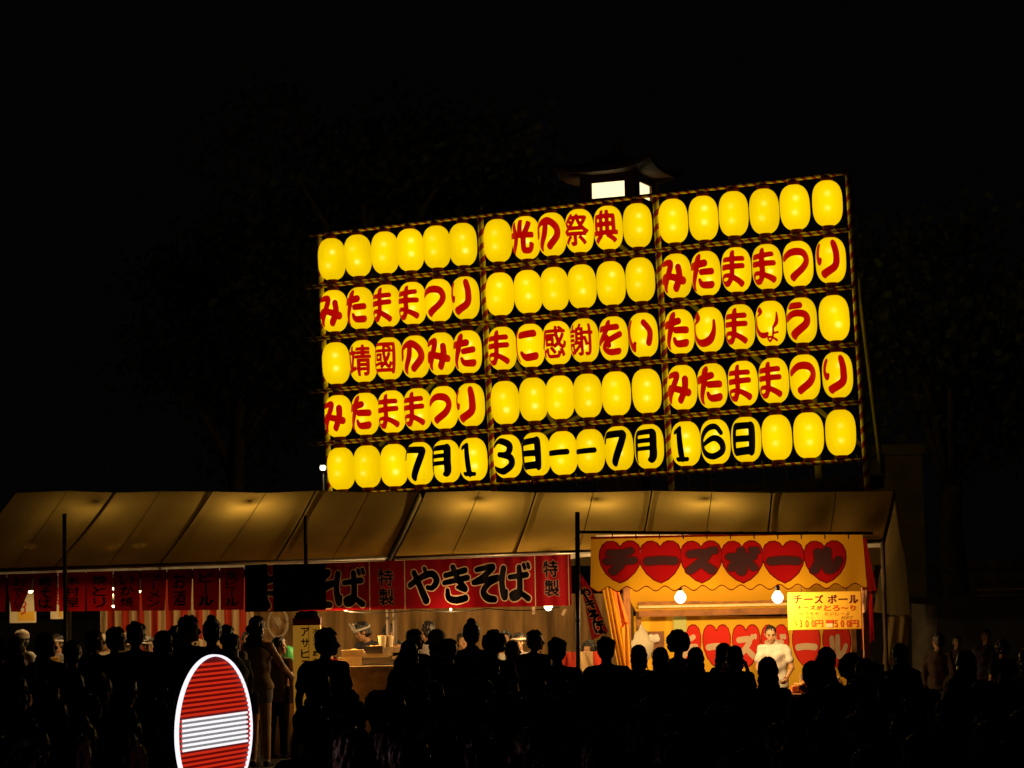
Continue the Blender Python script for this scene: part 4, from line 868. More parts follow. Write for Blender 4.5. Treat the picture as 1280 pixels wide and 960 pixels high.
# string of cable and hanging tags under the noodle banner, boxes at far left
cpts = []
for k in range(25):
    t = k / 24; cpts.append(at(430 + 270 * t, 764 - 5 * t + 3.2 * math.sin(math.pi * (t * 3 % 1)), 32.4))
cb = empty('light_cable', tuple(cpts[0]), 'thin sagging cable strung along under the noodle banner', 'cable'); mtube('cable', [p - cpts[0] for p in cpts], .008, M_SOCK, cb, 6)
for px, py, tl, lab in ((667, 763, .0, 'small white tag hanging left of the noodle stall bulb'), (705, 765, .5, 'slanting white tag hanging by the upright bamboo pole')):
    p = at(px, py, 32.2); e = empty('white_tag', tuple(p), lab, 'tag'); o = mbox('tag', (-.02, 0, -.05), (.02, .004, .05), mat('white_tag', (.8, .75, .65), transl=.3), e); o.rotation_euler = (0, tl, 0); mtube('thread', [(0, 0, .05), (0, 0, .11)], .003, M_SOCK, e, 5)
for px, py, w, h, m, lab in ((36, 826, .42, .30, M_TRAY, 'cream carton box lit at far left beside the white capped vendor'), (62, 822, .28, .22, mat('ochre_carton', (.7, .42, .12)), 'ochre carton left of the left bamboo pole'), (84, 828, .3, .34, M_BAG, 'pale foam box behind the left bamboo pole'), (150, 792, .3, .16, M_TRAY, 'pale box before the striped curtain'), (228, 800, .5, .2, M_TRAY, 'cream cooler box below the striped curtain')):
    p = at(px, py, 33.8); e = empty('carton_box', tuple(p), lab, 'box'); mbox('carton', (-w / 2, 0, -h), (w / 2, .3, 0), m, e, .01); mbox('flap', (-w / 2, -.06, .002), (w / 2, .0, .012), m, e); mbox('tape', (-.02, -.003, -h + .01), (.02, -.001, -.01), M_FAD, e)
    mbox('stand', (-w / 2 + .02, .03, -p.z), (w / 2 - .02, .27, -h - .001), M_DARKWOOD, e)
# ---------------------------------------------------------------- illuminated no entry sign
sp = at(266.5, 914, 9.6); R_S = .302
th = math.radians(68)
ns = empty('no_entry_sign', label='round red no entry sign with glowing white rim and bar at lower left', cat='road sign', M=Matrix.Translation(sp) @ Matrix.Rotation(th, 4, 'Z') @ Matrix.Rotation(-.015, 4, 'Y'))
M_SR = mat('lit_red_strip', (.5, .02, .01), emit=(.56, .022, .006), estr=1.0); M_SW = mat('lit_white_strip', (.8, .8, .8), emit=(1, .97, 1), estr=1.0); M_SG = mat('sign_groove', (.04, .004, .004), emit=(.09, .002, .002), estr=1, nocast=True)
M_SGW = mat('sign_groove_grey', (.3, .3, .3), emit=(.05, .05, .05), estr=1, nocast=True); M_SRIM = mat('white_sign_rim', (.85, .85, .88), emit=(.95, .9, 1), estr=1.1)
def disc(name, R, y0, y1, m, n=64):
    bm = bmesh.new(); vs0 = [bm.verts.new((R * math.cos(2 * math.pi * k / n), y0, R * math.sin(2 * math.pi * k / n))) for k in range(n)]; vs1 = [bm.verts.new((v.co.x, y1, v.co.z)) for v in vs0]
    bm.faces.new(vs0); bm.faces.new(vs1[::-1])
    for k in range(n): bm.faces.new((vs0[k], vs1[k], vs1[(k + 1) % n], vs0[(k + 1) % n]))
    return link(name, bm_mesh(name, bm), m, ns)
disc('back_plate', R_S - .006, -.004, .004, M_SG)
bm = bmesh.new(); n = 72; prof = [(R_S - .007, -.015), (R_S, -.015), (R_S + .001, .001), (R_S - .007, .001)]
rings = [[bm.verts.new((r * math.cos(2 * math.pi * k / n), y, r * math.sin(2 * math.pi * k / n))) for r, y in prof] for k in range(n)]
for k in range(n):
    for j in range(4): bm.faces.new((rings[k][j], rings[k][(j + 1) % 4], rings[(k + 1) % n][(j + 1) % 4], rings[(k + 1) % n][j]))
link('rim', bm_mesh('rim', bm), M_SRIM, ns)
pitch = .0190; bw, bh = .262, pitch * 3.23; 
mbox('bar_backing', (-bw, -.0075, -bh), (bw, -.0045, bh), M_SGW, ns)
zz = -bh - pitch * 12
while zz < R_S - .02:
    z0, z1 = zz, zz + pitch * .46; zm = max(abs(z0), abs(z1)); hw_ = math.sqrt(max((R_S - .013) ** 2 - zm ** 2, 0))
    if z0 >= -bh - .001 and z1 <= bh + .001:
        mbox('bar_strip', (-bw, -.014, z0), (bw, -.0085, z1), M_SW, ns)
        mbox('red_strip', (-hw_, -.012, z0), (-bw - .002, -.0065, z1), M_SR, ns); mbox('red_strip', (bw + .002, -.012, z0), (hw_, -.0065, z1), M_SR, ns)
    elif hw_ > .02 and (z1 < -bh or z0 > bh): mbox('red_strip', (-hw_, -.012, z0), (hw_, -.0065, z1), M_SR, ns)
    zz += pitch
mtube('post', [(0, .06, .25), (0, .06, -sp.z)], .03, M_PIPE, ns); mbox('bracket', (-.05, .03, -.2), (.05, .06, .2), M_PIPE, ns)
# ---------------------------------------------------------------- people
def ball(bm, M, nu, nv):
    top = bm.verts.new(M @ Vector((0, 0, 1))); bot = bm.verts.new(M @ Vector((0, 0, -1))); R = []
    for j in range(1, nv):
        t = math.pi * j / nv; R.append([bm.verts.new(M @ Vector((math.sin(t) * math.cos(2 * math.pi * k / nu), math.sin(t) * math.sin(2 * math.pi * k / nu), math.cos(t)))) for k in range(nu)])
    for k in range(nu): bm.faces.new((top, R[0][k], R[0][(k + 1) % nu])); bm.faces.new((bot, R[-1][(k + 1) % nu], R[-1][k]))
    for P, Q in zip(R, R[1:]):
        for k in range(nu): bm.faces.new((P[k], Q[k], Q[(k + 1) % nu], P[(k + 1) % nu]))
def cap(bm, a, b, ra, rb, n=10):
    a, b = Vector(a), Vector(b); d = b - a; L = d.length
    for p, r in ((a, ra), (b, rb)): ball(bm, Matrix.Translation(p) @ Matrix.Diagonal((r, r, r, 1)), n, 7)
    if L > 1e-4:
        q = d.to_track_quat('Z', 'Y').to_matrix(); u, v = q.col[0], q.col[1]; R = [[bm.verts.new(p + (u * math.cos(2 * math.pi * k / n) + v * math.sin(2 * math.pi * k / n)) * r) for k in range(n)] for p, r in ((a, ra), (b, rb))]
        for k in range(n): bm.faces.new((R[0][k], R[0][(k + 1) % n], R[1][(k + 1) % n], R[1][k]))
        bm.faces.new(R[0][::-1]); bm.faces.new(R[1])
def ell(bm, c, r, M=None):
    ball(bm, Matrix.Translation(Vector(c)) @ (M or Matrix.Identity(4)) @ Matrix.Diagonal((*r, 1)), 16, 11)
def loft(bm, rings, n=20):
    R = []
    for cx, cy, cz, rx, ry in rings: R.append([bm.verts.new((cx + rx * math.cos(2 * math.pi * k / n), cy + ry * math.sin(2 * math.pi * k / n), cz)) for k in range(n)])
    if R[0][0].co.z > R[-1][0].co.z: R.reverse()
    for P, Q in zip(R, R[1:]):
        for k in range(n): bm.faces.new((P[k], P[(k + 1) % n], Q[(k + 1) % n], Q[k]))
    bm.faces.new(R[0][::-1]); bm.faces.new(R[-1])
def remesh(name, bm, vox, smooth=4):
    me = bm_mesh(name, bm); o = bpy.data.objects.new('tmp', me); COL.objects.link(o)
    md = o.modifiers.new('r', 'REMESH'); md.mode = 'VOXEL'; md.voxel_size = vox; md.use_smooth_shade = True
    if smooth: ms = o.modifiers.new('s', 'SMOOTH'); ms.iterations = smooth; ms.factor = .5
    dg = bpy.context.evaluated_depsgraph_get(); out = bpy.data.meshes.new_from_object(o.evaluated_get(dg)); out.name = name
    bpy.data.objects.remove(o); bpy.data.meshes.remove(me); out.materials.clear(); out.polygons.foreach_set('use_smooth', [True] * len(out.polygons)); return out
def hand(bm, w, d, nrm, side, curl=.5):
    """w wrist, d direction of the hand, nrm palm normal, side = thumb side"""
    w, d, nrm, side = Vector(w), Vector(d).normalized(), Vector(nrm).normalized(), Vector(side).normalized()
    cap(bm, w + d * .02, w + d * .075, .022, .026, 8); cap(bm, w + d * .03 + side * .018, w + d * .08 + side * .022, .014, .014, 8); cap(bm, w + d * .03 - side * .018, w + d * .075 - side * .022, .014, .013, 8)
    for k, L in enumerate((.072, .08, .074, .058)):
        b0 = w + d * .085 + side * (.027 - .018 * k); m = b0 + (d * math.cos(curl * .6) + nrm * math.sin(curl * .6)) * L * .5; e = m + (d * math.cos(curl * 1.6) + nrm * math.sin(curl * 1.6)) * L * .5
        cap(bm, b0, m, .0095, .009, 7); cap(bm, m, e, .009, .0078, 7)
    t0 = w + d * .025 + side * .026; t1 = t0 + (d * .6 + side * .7 + nrm * .3).normalized() * .035; t2 = t1 + (d * .95 + side * .1 + nrm * .35).normalized() * .03
    cap(bm, t0, t1, .012, .011, 7); cap(bm, t1, t2, .0105, .009, 7)
def build(v):
    """one figure facing +Y, 1.68 m, from a short description of pose, build and clothes"""
    fem = v.get('fem', False); sh = .158 if fem else .18; wa = .118 if fem else .138; hp = .165 if fem else .158; lean = v.get('lean', 0.0); ly = lambda z: lean * max(z - .95, 0)
    hx, hy, hz = v.get('head', (0, 0, 0)); hyaw = v.get('yaw', 0.0); tilt = v.get('tilt', 0.0)
    T = [(0, 0, .82, hp * .93, .105), (0, 0, .90, hp, .118), (0, ly(.98), .99, wa * 1.05, .098), (0, ly(1.06), 1.06, wa, .092), (0, ly(1.17), 1.17, wa * 1.12, .103), (0, ly(1.28), 1.28, sh * .96, .108), (0, ly(1.36), 1.36, sh * .9, .088), (0, ly(1.41), 1.41, sh * .5, .062), (0, ly(1.44), 1.44, .06, .055)]
    N0 = Vector((0, ly(1.42) + .0, 1.42)); H0 = Vector((hx, .02 + ly(1.57) + hy, 1.575 + hz)); body = bmesh.new(); HM = Matrix.Translation(H0) @ Matrix.Rotation(hyaw, 4, 'Z') @ Matrix.Rotation(tilt, 4, 'X')
    loft(body, T); cap(body, N0 - Vector((0, 0, .02)), H0 + Vector((0, -.02, -.06)), .054, .05)
    hp_ = lambda c: HM @ Vector(c); rot = HM.to_3x3().to_4x4()
    ell(body, hp_((0, -.005, .02)), (.077, .096, .098), rot); ell(body, hp_((0, .03, -.05)), (.058, .062, .062), rot); ell(body, hp_((0, .068, -.088)), (.026, .022, .02), rot)
    cap(body, hp_((0, .088, .012)), hp_((0, .108, -.022)), .010, .014, 8); ell(body, hp_((0, .078, .028)), (.052, .016, .012), rot); ell(body, hp_((0, .086, -.052)), (.024, .012, .008), rot); ell(body, hp_((0, .083, -.064)), (.019, .012, .007), rot)
    for s in (-1, 1): ell(body, hp_((s * .079, -.005, -.005)), (.011, .020, .031), rot); ell(body, hp_((s * .045, .06, -.02)), (.024, .024, .022), rot)
    legs = v.get('legs', [((-.085, 0, .86), (-.095, .01, .47), (-.10, -.01, .08)), ((.085, 0, .86), (.095, .01, .47), (.10, -.01, .08))])
    for h, k, a_ in legs:
        cap(body, h, k, .088, .055); cap(body, k, Vector(k).lerp(Vector(a_), .35) + Vector((0, -.012, 0)), .055, .054); cap(body, Vector(k).lerp(Vector(a_), .35) + Vector((0, -.012, 0)), a_, .054, .036)
        cap(body, Vector(a_) + Vector((0, -.03, -.035)), Vector(a_) + Vector((0, .13, -.05)), .036, .026)
    arms = []
    for s, key in ((-1, 'L'), (1, 'R')):
        S0 = Vector((s * (sh - .005), ly(1.36), 1.36)); el, wr = v.get('arm' + key, ((s * .06, -.03, -.28), (s * .0, .06, -.24)))
        E_ = S0 + Vector(el); W_ = E_ + Vector(wr); cap(body, (s * .07, ly(1.36), 1.37), S0, .052, .05); cap(body, S0, E_, .047, .037); cap(body, E_, W_, .038, .025)
        d = (W_ - E_).normalized(); inward = Vector((-s, 0, 0)); nrm = (inward - d * inward.dot(d)); nrm = nrm.normalized() if nrm.length > .1 else Vector((0, 0, -1)); side = d.cross(nrm) * (1 if s > 0 else -1)
        if side.y < 0 and abs(side.y) > .3: side = -side
        hand(body, W_, d, nrm, side, v.get('curl', .5)); arms.append((S0, E_, W_))
    R = {'body': remesh('body', body, v.get('vox', .010), 3), 'HM': HM}
    # clothes
    top = bmesh.new(); g = .014; kind = v.get('top', 'tee'); hemz = v.get('hem', .80)
    tr = [(x, y, z, rx + g, ry + g) for x, y, z, rx, ry in T if z <= (1.36 if kind == 'tank' else 1.41)]
    loose = v.get('loose', .012); tr = [(x, y, z, rx + (loose if z < 1.3 else 0), ry + (loose if z < 1.3 else 0)) for x, y, z, rx, ry in tr]
    tr[0] = (0, 0, hemz, tr[0][3] + .006, tr[0][4] + .006)
    if kind in ('dress', 'yukata'):
        b0 = .42 if kind == 'dress' else .12; w = .24 if kind == 'dress' else .19
        tr = [(0, 0, b0, w, w * .8), (0, 0, (b0 + .85) / 2, (w + hp) / 2 + .02, .145)] + tr
    loft(top, tr)
    if kind == 'tank':
        for s in (-1, 1): cap(top, (s * .09, ly(1.36) - .06, 1.34), (s * .085, ly(1.4) - .03, 1.43), .018, .016)
    else:
        frac = {'tee': .55, 'polo': .6, 'long': .97, 'dress': .35, 'yukata': .9}[kind]
        for (S0, E_, W_), s in zip(arms, (-1, 1)):
            cap(top, (s * .07, ly(1.36), 1.372), S0, .062, .062)
            if frac > .9: cap(top, S0, E_, .062, .054); cap(top, E_, E_.lerp(W_, .85), .054, .045 if kind == 'long' else .08)
            else: cap(top, S0, S0.lerp(E_, frac), .062, .062 if kind != 'polo' else .066)
        loft(top, [(0, ly(1.4), 1.39, .085, .075), (0, ly(1.44), 1.445, .062, .060)])
        if kind in ('polo', 'yukata'): loft(top, [(0, ly(1.42), 1.415, .078, .07), (0, ly(1.46), 1.465, .068, .066)])
    rn = random.Random(v.get('seed', 1)); me = remesh('top', top, .013, 3)
    for q in me.vertices:   # cloth folds
        f = .006 * math.sin(q.co.z * 38 + q.co.x * 22 + rn.random() * .2) + .005 * math.sin(q.co.x * 40 + q.co.z * 9); n = Vector((q.co.x, q.co.y * 1.2, 0)); n = n.normalized() if n.length > 0 else n; q.co += n * f
    R[{'dress': 'dress', 'yukata': 'yukata'}.get(kind, 'shirt')] = me
    if kind == 'yukata': bm = bmesh.new(); loft(bm, [(0, ly(1.0), .98, wa + .05, .135), (0, ly(1.14), 1.13, wa + .05, .135)]); box(bm, (-.11, ly(1.05) - .2, .98), (.11, ly(1.05) - .1, 1.15)); R['obi'] = remesh('obi', bm, .014, 3)
    low = v.get('low', 'trousers')
    if kind not in ('dress', 'yukata'):
        bm = bmesh.new(); loft(bm, [(0, 0, .80, hp + .012, .125), (0, 0, .92, hp + .010, .13), (0, 0, .97, wa + .03, .112)])
        if low == 'skirt': loft(bm, [(0, 0, .50, .25, .2), (0, 0, .72, hp + .045, .155), (0, 0, .93, hp + .008, .125)])
        else:
            for h, k, a_ in legs:
                if low == 'shorts': cap(bm, h, Vector(h).lerp(Vector(k), v.get('short', .35)), .104, .092)
                else: cap(bm, h, k, .102, .075); cap(bm, k, Vector(a_) + Vector((0, 0, .0)), .075, .06)
        R['skirt' if low == 'skirt' else low] = remesh(low, bm, .014, 3)
    bm = bmesh.new()
    for h, k, a_ in legs: cap(bm, Vector(a_) + Vector((0, -.035, -.045)), Vector(a_) + Vector((0, .14, -.055)), .042, .034)
    R['shoes'] = remesh('shoes', bm, .012, 2)
    hb_ = bmesh.new(); hair = v.get('hair', 'short'); rn = random.Random(v.get('seed', 1) + 5)
    if hair != 'shaved': ell(hb_, hp_((0, -.014, .036)), (.090, .103, .103), rot)
    else: ell(hb_, hp_((0, -.013, .032)), (.081, .098, .095), rot)
    if hair in ('short', 'curly', 'bun', 'pony', 'bob', 'long', 'wave'): ell(hb_, hp_((0, -.045, -.02)), (.080, .068, .075), rot)
    if hair == 'short':
        for _ in range(26): a0 = rn.uniform(0, 6.28); z_ = rn.uniform(.3, 1); r_ = math.sqrt(1 - z_ * z_); ell(hb_, hp_((r_ * math.cos(a0) * .082, r_ * math.sin(a0) * .09 - .016, .04 + z_ * .098)), (.02, .02, .016), rot)
    if hair == 'curly':
        for _ in range(95): a0 = rn.uniform(0, 6.28); z_ = rn.uniform(-.75, 1); r_ = math.sqrt(1 - z_ * z_); y_ = r_ * math.sin(a0) * .11 - .03; ell(hb_, hp_((r_ * math.cos(a0) * .11, min(y_, .06), .03 + z_ * .12)), (.03, .03, .028), rot)
    if hair == 'bun': ell(hb_, hp_((0, -.055, .135)), (.046, .046, .040), rot); ell(hb_, hp_((.01, -.075, .11)), (.05, .04, .03), rot)
    if hair == 'bob': 
        for z_, w in ((.02, .098), (-.05, .100), (-.10, .092)): ell(hb_, hp_((0, -.03, z_)), (w, .085, .06), rot)
    if hair in ('long', 'wave'):
        end = 1.16 if hair == 'long' else 1.22
        for z_, w, y_ in ((.0, .098, -.03), (-.07, .102, -.045), (-.14, .106, -.06), (-.22, .108, -.075), (-.30, .10, -.085), (-.37, .085, -.088)): ell(hb_, hp_((rn.uniform(-.01, .01), y_, z_)), (w, .052, .065), rot)
        if hair == 'wave':
            for _ in range(24): ell(hb_, hp_((rn.choice((-1, 1)) * rn.uniform(.07, .115), rn.uniform(-.09, -.03), rn.uniform(-.36, 0))), (.026, .024, .034), rot)
    if hair == 'pony':
        ell(hb_, hp_((0, -.115, .06)), (.03, .03, .03), rot)
        for k in range(6): ell(hb_, hp_((.004 * k, -.13 + .006 * k, .03 - .05 * k)), (.034 - .003 * k, .028, .04), rot)
    R['hair'] = remesh('hair', hb_, .009, 2)
    for q in R['hair'].vertices:
        c = q.co - H0; f = .006 * math.sin(math.atan2(c.x, c.y) * 17 + c.z * 12) * math.sin(c.z * 31 + c.x * 15) + rn.uniform(-.0035, .0045); n = c.copy(); n.z *= .5; q.co += n.normalized() * f
    if hair == 'shaved' or hair == 'short' or True:   # keep the face free of hair
        bm = bmesh.new(); bm.from_mesh(R['hair']); inv = HM.inverted()
        dv = [x for x in bm.verts if (inv @ x.co).y > .045 + .25 * max((inv @ x.co).z - .03, 0) * 2 and (inv @ x.co).z < .075 and abs((inv @ x.co).x) < .078]; bmesh.ops.delete(bm, geom=dv, context='VERTS'); bm.to_mesh(R['hair']); bm.free()
    acc = v.get('acc')
    if acc == 'cap':
        bm = bmesh.new(); ell(bm, hp_((0, -.012, .062)), (.098, .112, .088), rot); loft(bm, [tuple(hp_((0, -.012, .03))) + (.1, .114), tuple(hp_((0, -.012, .062))) + (.1, .114)]); R['white_hat'] = remesh('hat', bm, .011, 2)
    if acc == 'bucket':
        bm = bmesh.new(); ell(bm, hp_((0, -.015, .075)), (.108, .118, .092), rot); c = hp_((0, -.015, .02)); loft(bm, [(c.x, c.y, c.z - .035, .15, .16), (c.x, c.y, c.z - .02, .148, .158), (c.x, c.y, c.z + .03, .108, .12)]); R['white_hat'] = remesh('hat', bm, .011, 2)
    if acc in ('headband', 'headband2'):
        bm = bmesh.new(); c = [hp_((.1 * math.cos(t), -.012 + .114 * math.sin(t), .045 + .006 * math.sin(3 * t))) for t in np.linspace(0, 6.283, 25)]; tube(bm, c, .017, 7)
        if acc == 'headband':
            for s in (-1, 1): tube(bm, [hp_((s * .05, .085, .07)), hp_((s * .10, .10, .12)), hp_((s * .16, .10, .17))], .013, 6, .018)
            tube(bm, [hp_((-.03, .1, .06)), hp_((0, .12, .10)), hp_((.04, .1, .06))], .016, 6)
        R['headband'] = remesh('headband', bm, .009, 1)
    if acc == 'towel' or v.get('towel'):
        bm = bmesh.new(); tube(bm, [(-.07, .10, 1.24), (-.09, .07, 1.38), (-.05, -.055, 1.45), (.05, -.06, 1.45), (.09, .07, 1.38), (.07, .10, 1.22)], .03, 8); R['towel'] = remesh('towel', bm, .012, 2)
    if v.get('eyes'):
        bm = bmesh.new()
        for s in (-1, 1): ell(bm, hp_((s * .031, .083, .006)), (.013, .008, .005), rot)
        R['eyes'] = bm_mesh('eyes', bm)
        bm = bmesh.new()
        for s in (-1, 1): tube(bm, [hp_((s * .016, .094, .026)), hp_((s * .034, .09, .032)), hp_((s * .05, .08, .026))], .0042, 6)
        R['eyebrows'] = bm_mesh('eyebrows', bm)
    if v.get('bag'):
        bm = bmesh.new(); box(bm, (.17, -.16, .78), (.25, .12, 1.02)); tube(bm, [(.2, .1, 1.0), (.17, .11, 1.3), (.09, .02, 1.46), (.15, -.11, 1.3), (.2, -.13, 1.0)], .014, 7); R['shoulder_bag'] = remesh('bag', bm, .014, 2)
    return R
DOWN = {}
V_ = {
 'man_tee': dict(seed=1), 'man_fold': dict(seed=2, armL=((-.05, .04, -.27), (.13, .2, .04)), armR=((.05, .04, -.27), (-.13, .2, .02)), head=(0, .01, -.01), tilt=-.15),
 'man_long': dict(seed=3, top='long', hair='short', bag=True, armR=((.06, -.02, -.27), (-.05, .2, .1))), 'man_curly': dict(seed=4, hair='curly', top='tee', head=(.01, 0, .01)),
 'woman_long': dict(fem=True, seed=5, hair='long', top='tee', low='skirt'), 'woman_wave': dict(fem=True, seed=6, hair='wave', top='dress', armR=((.04, .02, -.26), (-.08, .18, .12))),
 'woman_bob': dict(fem=True, seed=7, hair='bob', top='tee', low='shorts', bag=True), 'woman_bun': dict(fem=True, seed=8, hair='bun', top='yukata', armL=((-.05, .02, -.26), (.06, .2, .03))),
 'woman_pony': dict(fem=True, seed=9, hair='pony', top='tank', low='trousers', head=(.01, .0, 0)), 'woman_profile': dict(fem=True, seed=10, hair='long', top='dress', yaw=-1.1),
 'man_profile': dict(seed=11, hair='short', yaw=-1.25, head=(.02, .02, 0), top='tee', bag=True), 'man_left': dict(seed=12, yaw=1.0, top='long'),
 'phone': dict(seed=13, fem=True, hair='bob', armL=((-.05, .16, -.16), (.07, .12, .24)), armR=((.05, .16, -.16), (-.07, .12, .24)), top='tee'),
 'tank_shorts': dict(fem=True, seed=14, hair='wave', top='tank', low='shorts', short=.25, hem=.86, armR=((.13, .06, -.23), (.02, .2, -.1)), armL=((-.06, -.02, -.28), (0, .05, -.24)), vox=.009, yaw=-.3,
     legs=[((-.08, 0, .86), (-.06, .03, .47), (-.05, -.02, .08)), ((.08, 0, .86), (.10, .0, .47), (.12, -.03, .08))]),
 'seller': dict(seed=15, hair='shaved', top='polo', low='trousers', lean=.10, head=(.02, .035, -.01), tilt=-.30, yaw=.25, eyes=True, vox=.008, loose=.03, curl=.9, armL=((-.09, .02, -.27), (.04, .2, -.14)), armR=((.05, .06, -.27), (-.10, .2, -.09))),
 'cook_band': dict(seed=16, hair='short', top='tee', lean=.22, head=(.02, .05, -.02), tilt=-.4, yaw=-.7, eyes=True, acc='headband', armL=((-.1, .1, -.24), (.04, .22, -.05)), armR=((.08, .1, -.24), (-.1, .22, -.05))),
 'cook_vest': dict(seed=17, hair='short', top='tank', lean=.2, head=(0, .05, -.02), tilt=-.3, yaw=.8, eyes=True, towel=True, acc='towel', armL=((-.08, .1, -.24), (.04, .22, -.04)), armR=((.08, .1, -.24), (-.1, .22, -.05))),
 'bucket': dict(seed=18, hair='bob', fem=True, acc='bucket', top='tee', towel=True, armL=((-.05, .05, -.26), (.08, .2, .06))), 'white_cap': dict(seed=19, acc='cap', yaw=-.9, top='tee', eyes=True),
 'band_far': dict(seed=20, acc='headband2', top='tee', yaw=.5, eyes=True),
}
BUILT = {}
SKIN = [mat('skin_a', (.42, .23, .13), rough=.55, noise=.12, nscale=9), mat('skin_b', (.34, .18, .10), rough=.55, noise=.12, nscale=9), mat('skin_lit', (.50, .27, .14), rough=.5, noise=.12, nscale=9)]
M_HAIR = mat('black_hair', (.014, .011, .009), spec=.6, rough=.38, noise=.3, nscale=40); M_HAIR2 = mat('brown_hair', (.05, .026, .013), spec=.6, rough=.38, noise=.3, nscale=40)
CL = {k: mat('cloth_' + k, c, rough=.9, noise=.2, nscale=12) for k, c in dict(black=(.02, .02, .024), navy=(.03, .035, .06), charcoal=(.07, .068, .072), grey=(.22, .20, .20), white=(.60, .56, .5), cream=(.5, .42, .3), red=(.45, .03, .02), tan=(.25, .15, .08),
      denim=(.04, .05, .09), brown=(.05, .03, .02), violet=(.05, .03, .05), orange=(.55, .14, .03)).items()}
def person(kind, px, ytop, Y, face, label, top='black', low='black', hair=M_HAIR, skin=0, group=None, hmin=1.36, hmax=1.92, extra={}, crowd=True):
    if kind not in BUILT:
        R = build(V_[kind]); HM = R.pop('HM'); BUILT[kind] = (R, max(v.co.z for k in R for v in R[k].vertices), HM)
    R, H, HM = BUILT[kind]
    if crowd:      # visitors stand where their head height fits a body of about 1.5 to 1.8 m
        Y *= .92; hor = 750 - (px - 640) * .02
        if ytop > hor: Y = min(Y, (EYE.z - 1.50) * 3000 / (ytop - hor))
    p = at(px, ytop, Y); s = p.z / H
    hh = s * H
    if hh < hmin: print('LOW', label, round(hh, 2))
    if hh > hmax: print('HIGH', label, round(hh, 2)); 
    s = min(max(s, hmin / H), hmax / H)
    # put the head, not the feet, on the measured spot
    off = Matrix.Rotation(face, 3, 'Z') @ (Vector((HM.translation.x, HM.translation.y, 0)) * s)
    o = link('person', R['body'], None, loc=(p.x - off.x, Y - off.y, 0)); o.rotation_euler = (0, 0, face); o.scale = (s, s, s)
    if not R['body'].materials: R['body'].materials.append(SKIN[0])
    o.material_slots[0].link = 'OBJECT'; o.material_slots[0].material = SKIN[skin]; tag(o, label, 'person', group)
    mm = dict(hair=hair, shirt=CL[top], dress=CL[top], yukata=CL[top], obi=CL[low], trousers=CL[low], shorts=CL[low], skirt=CL[low], shoes=CL['black'], white_hat=CL['cream'], headband=CL['white'], towel=CL['white'], eyes=M_BLKPR, eyebrows=M_HAIR, shoulder_bag=CL['brown']); mm.update(extra)
    for k, me in R.items():
        if k == 'body': continue
        if not me.materials: me.materials.append(CL['black'])
        c = bpy.data.objects.new(k, me); COL.objects.link(c); c.parent = o; c.material_slots[0].link = 'OBJECT'; c.material_slots[0].material = mm[k]
    return o
PI = math.pi
G = 'festival visitors standing before the stalls'
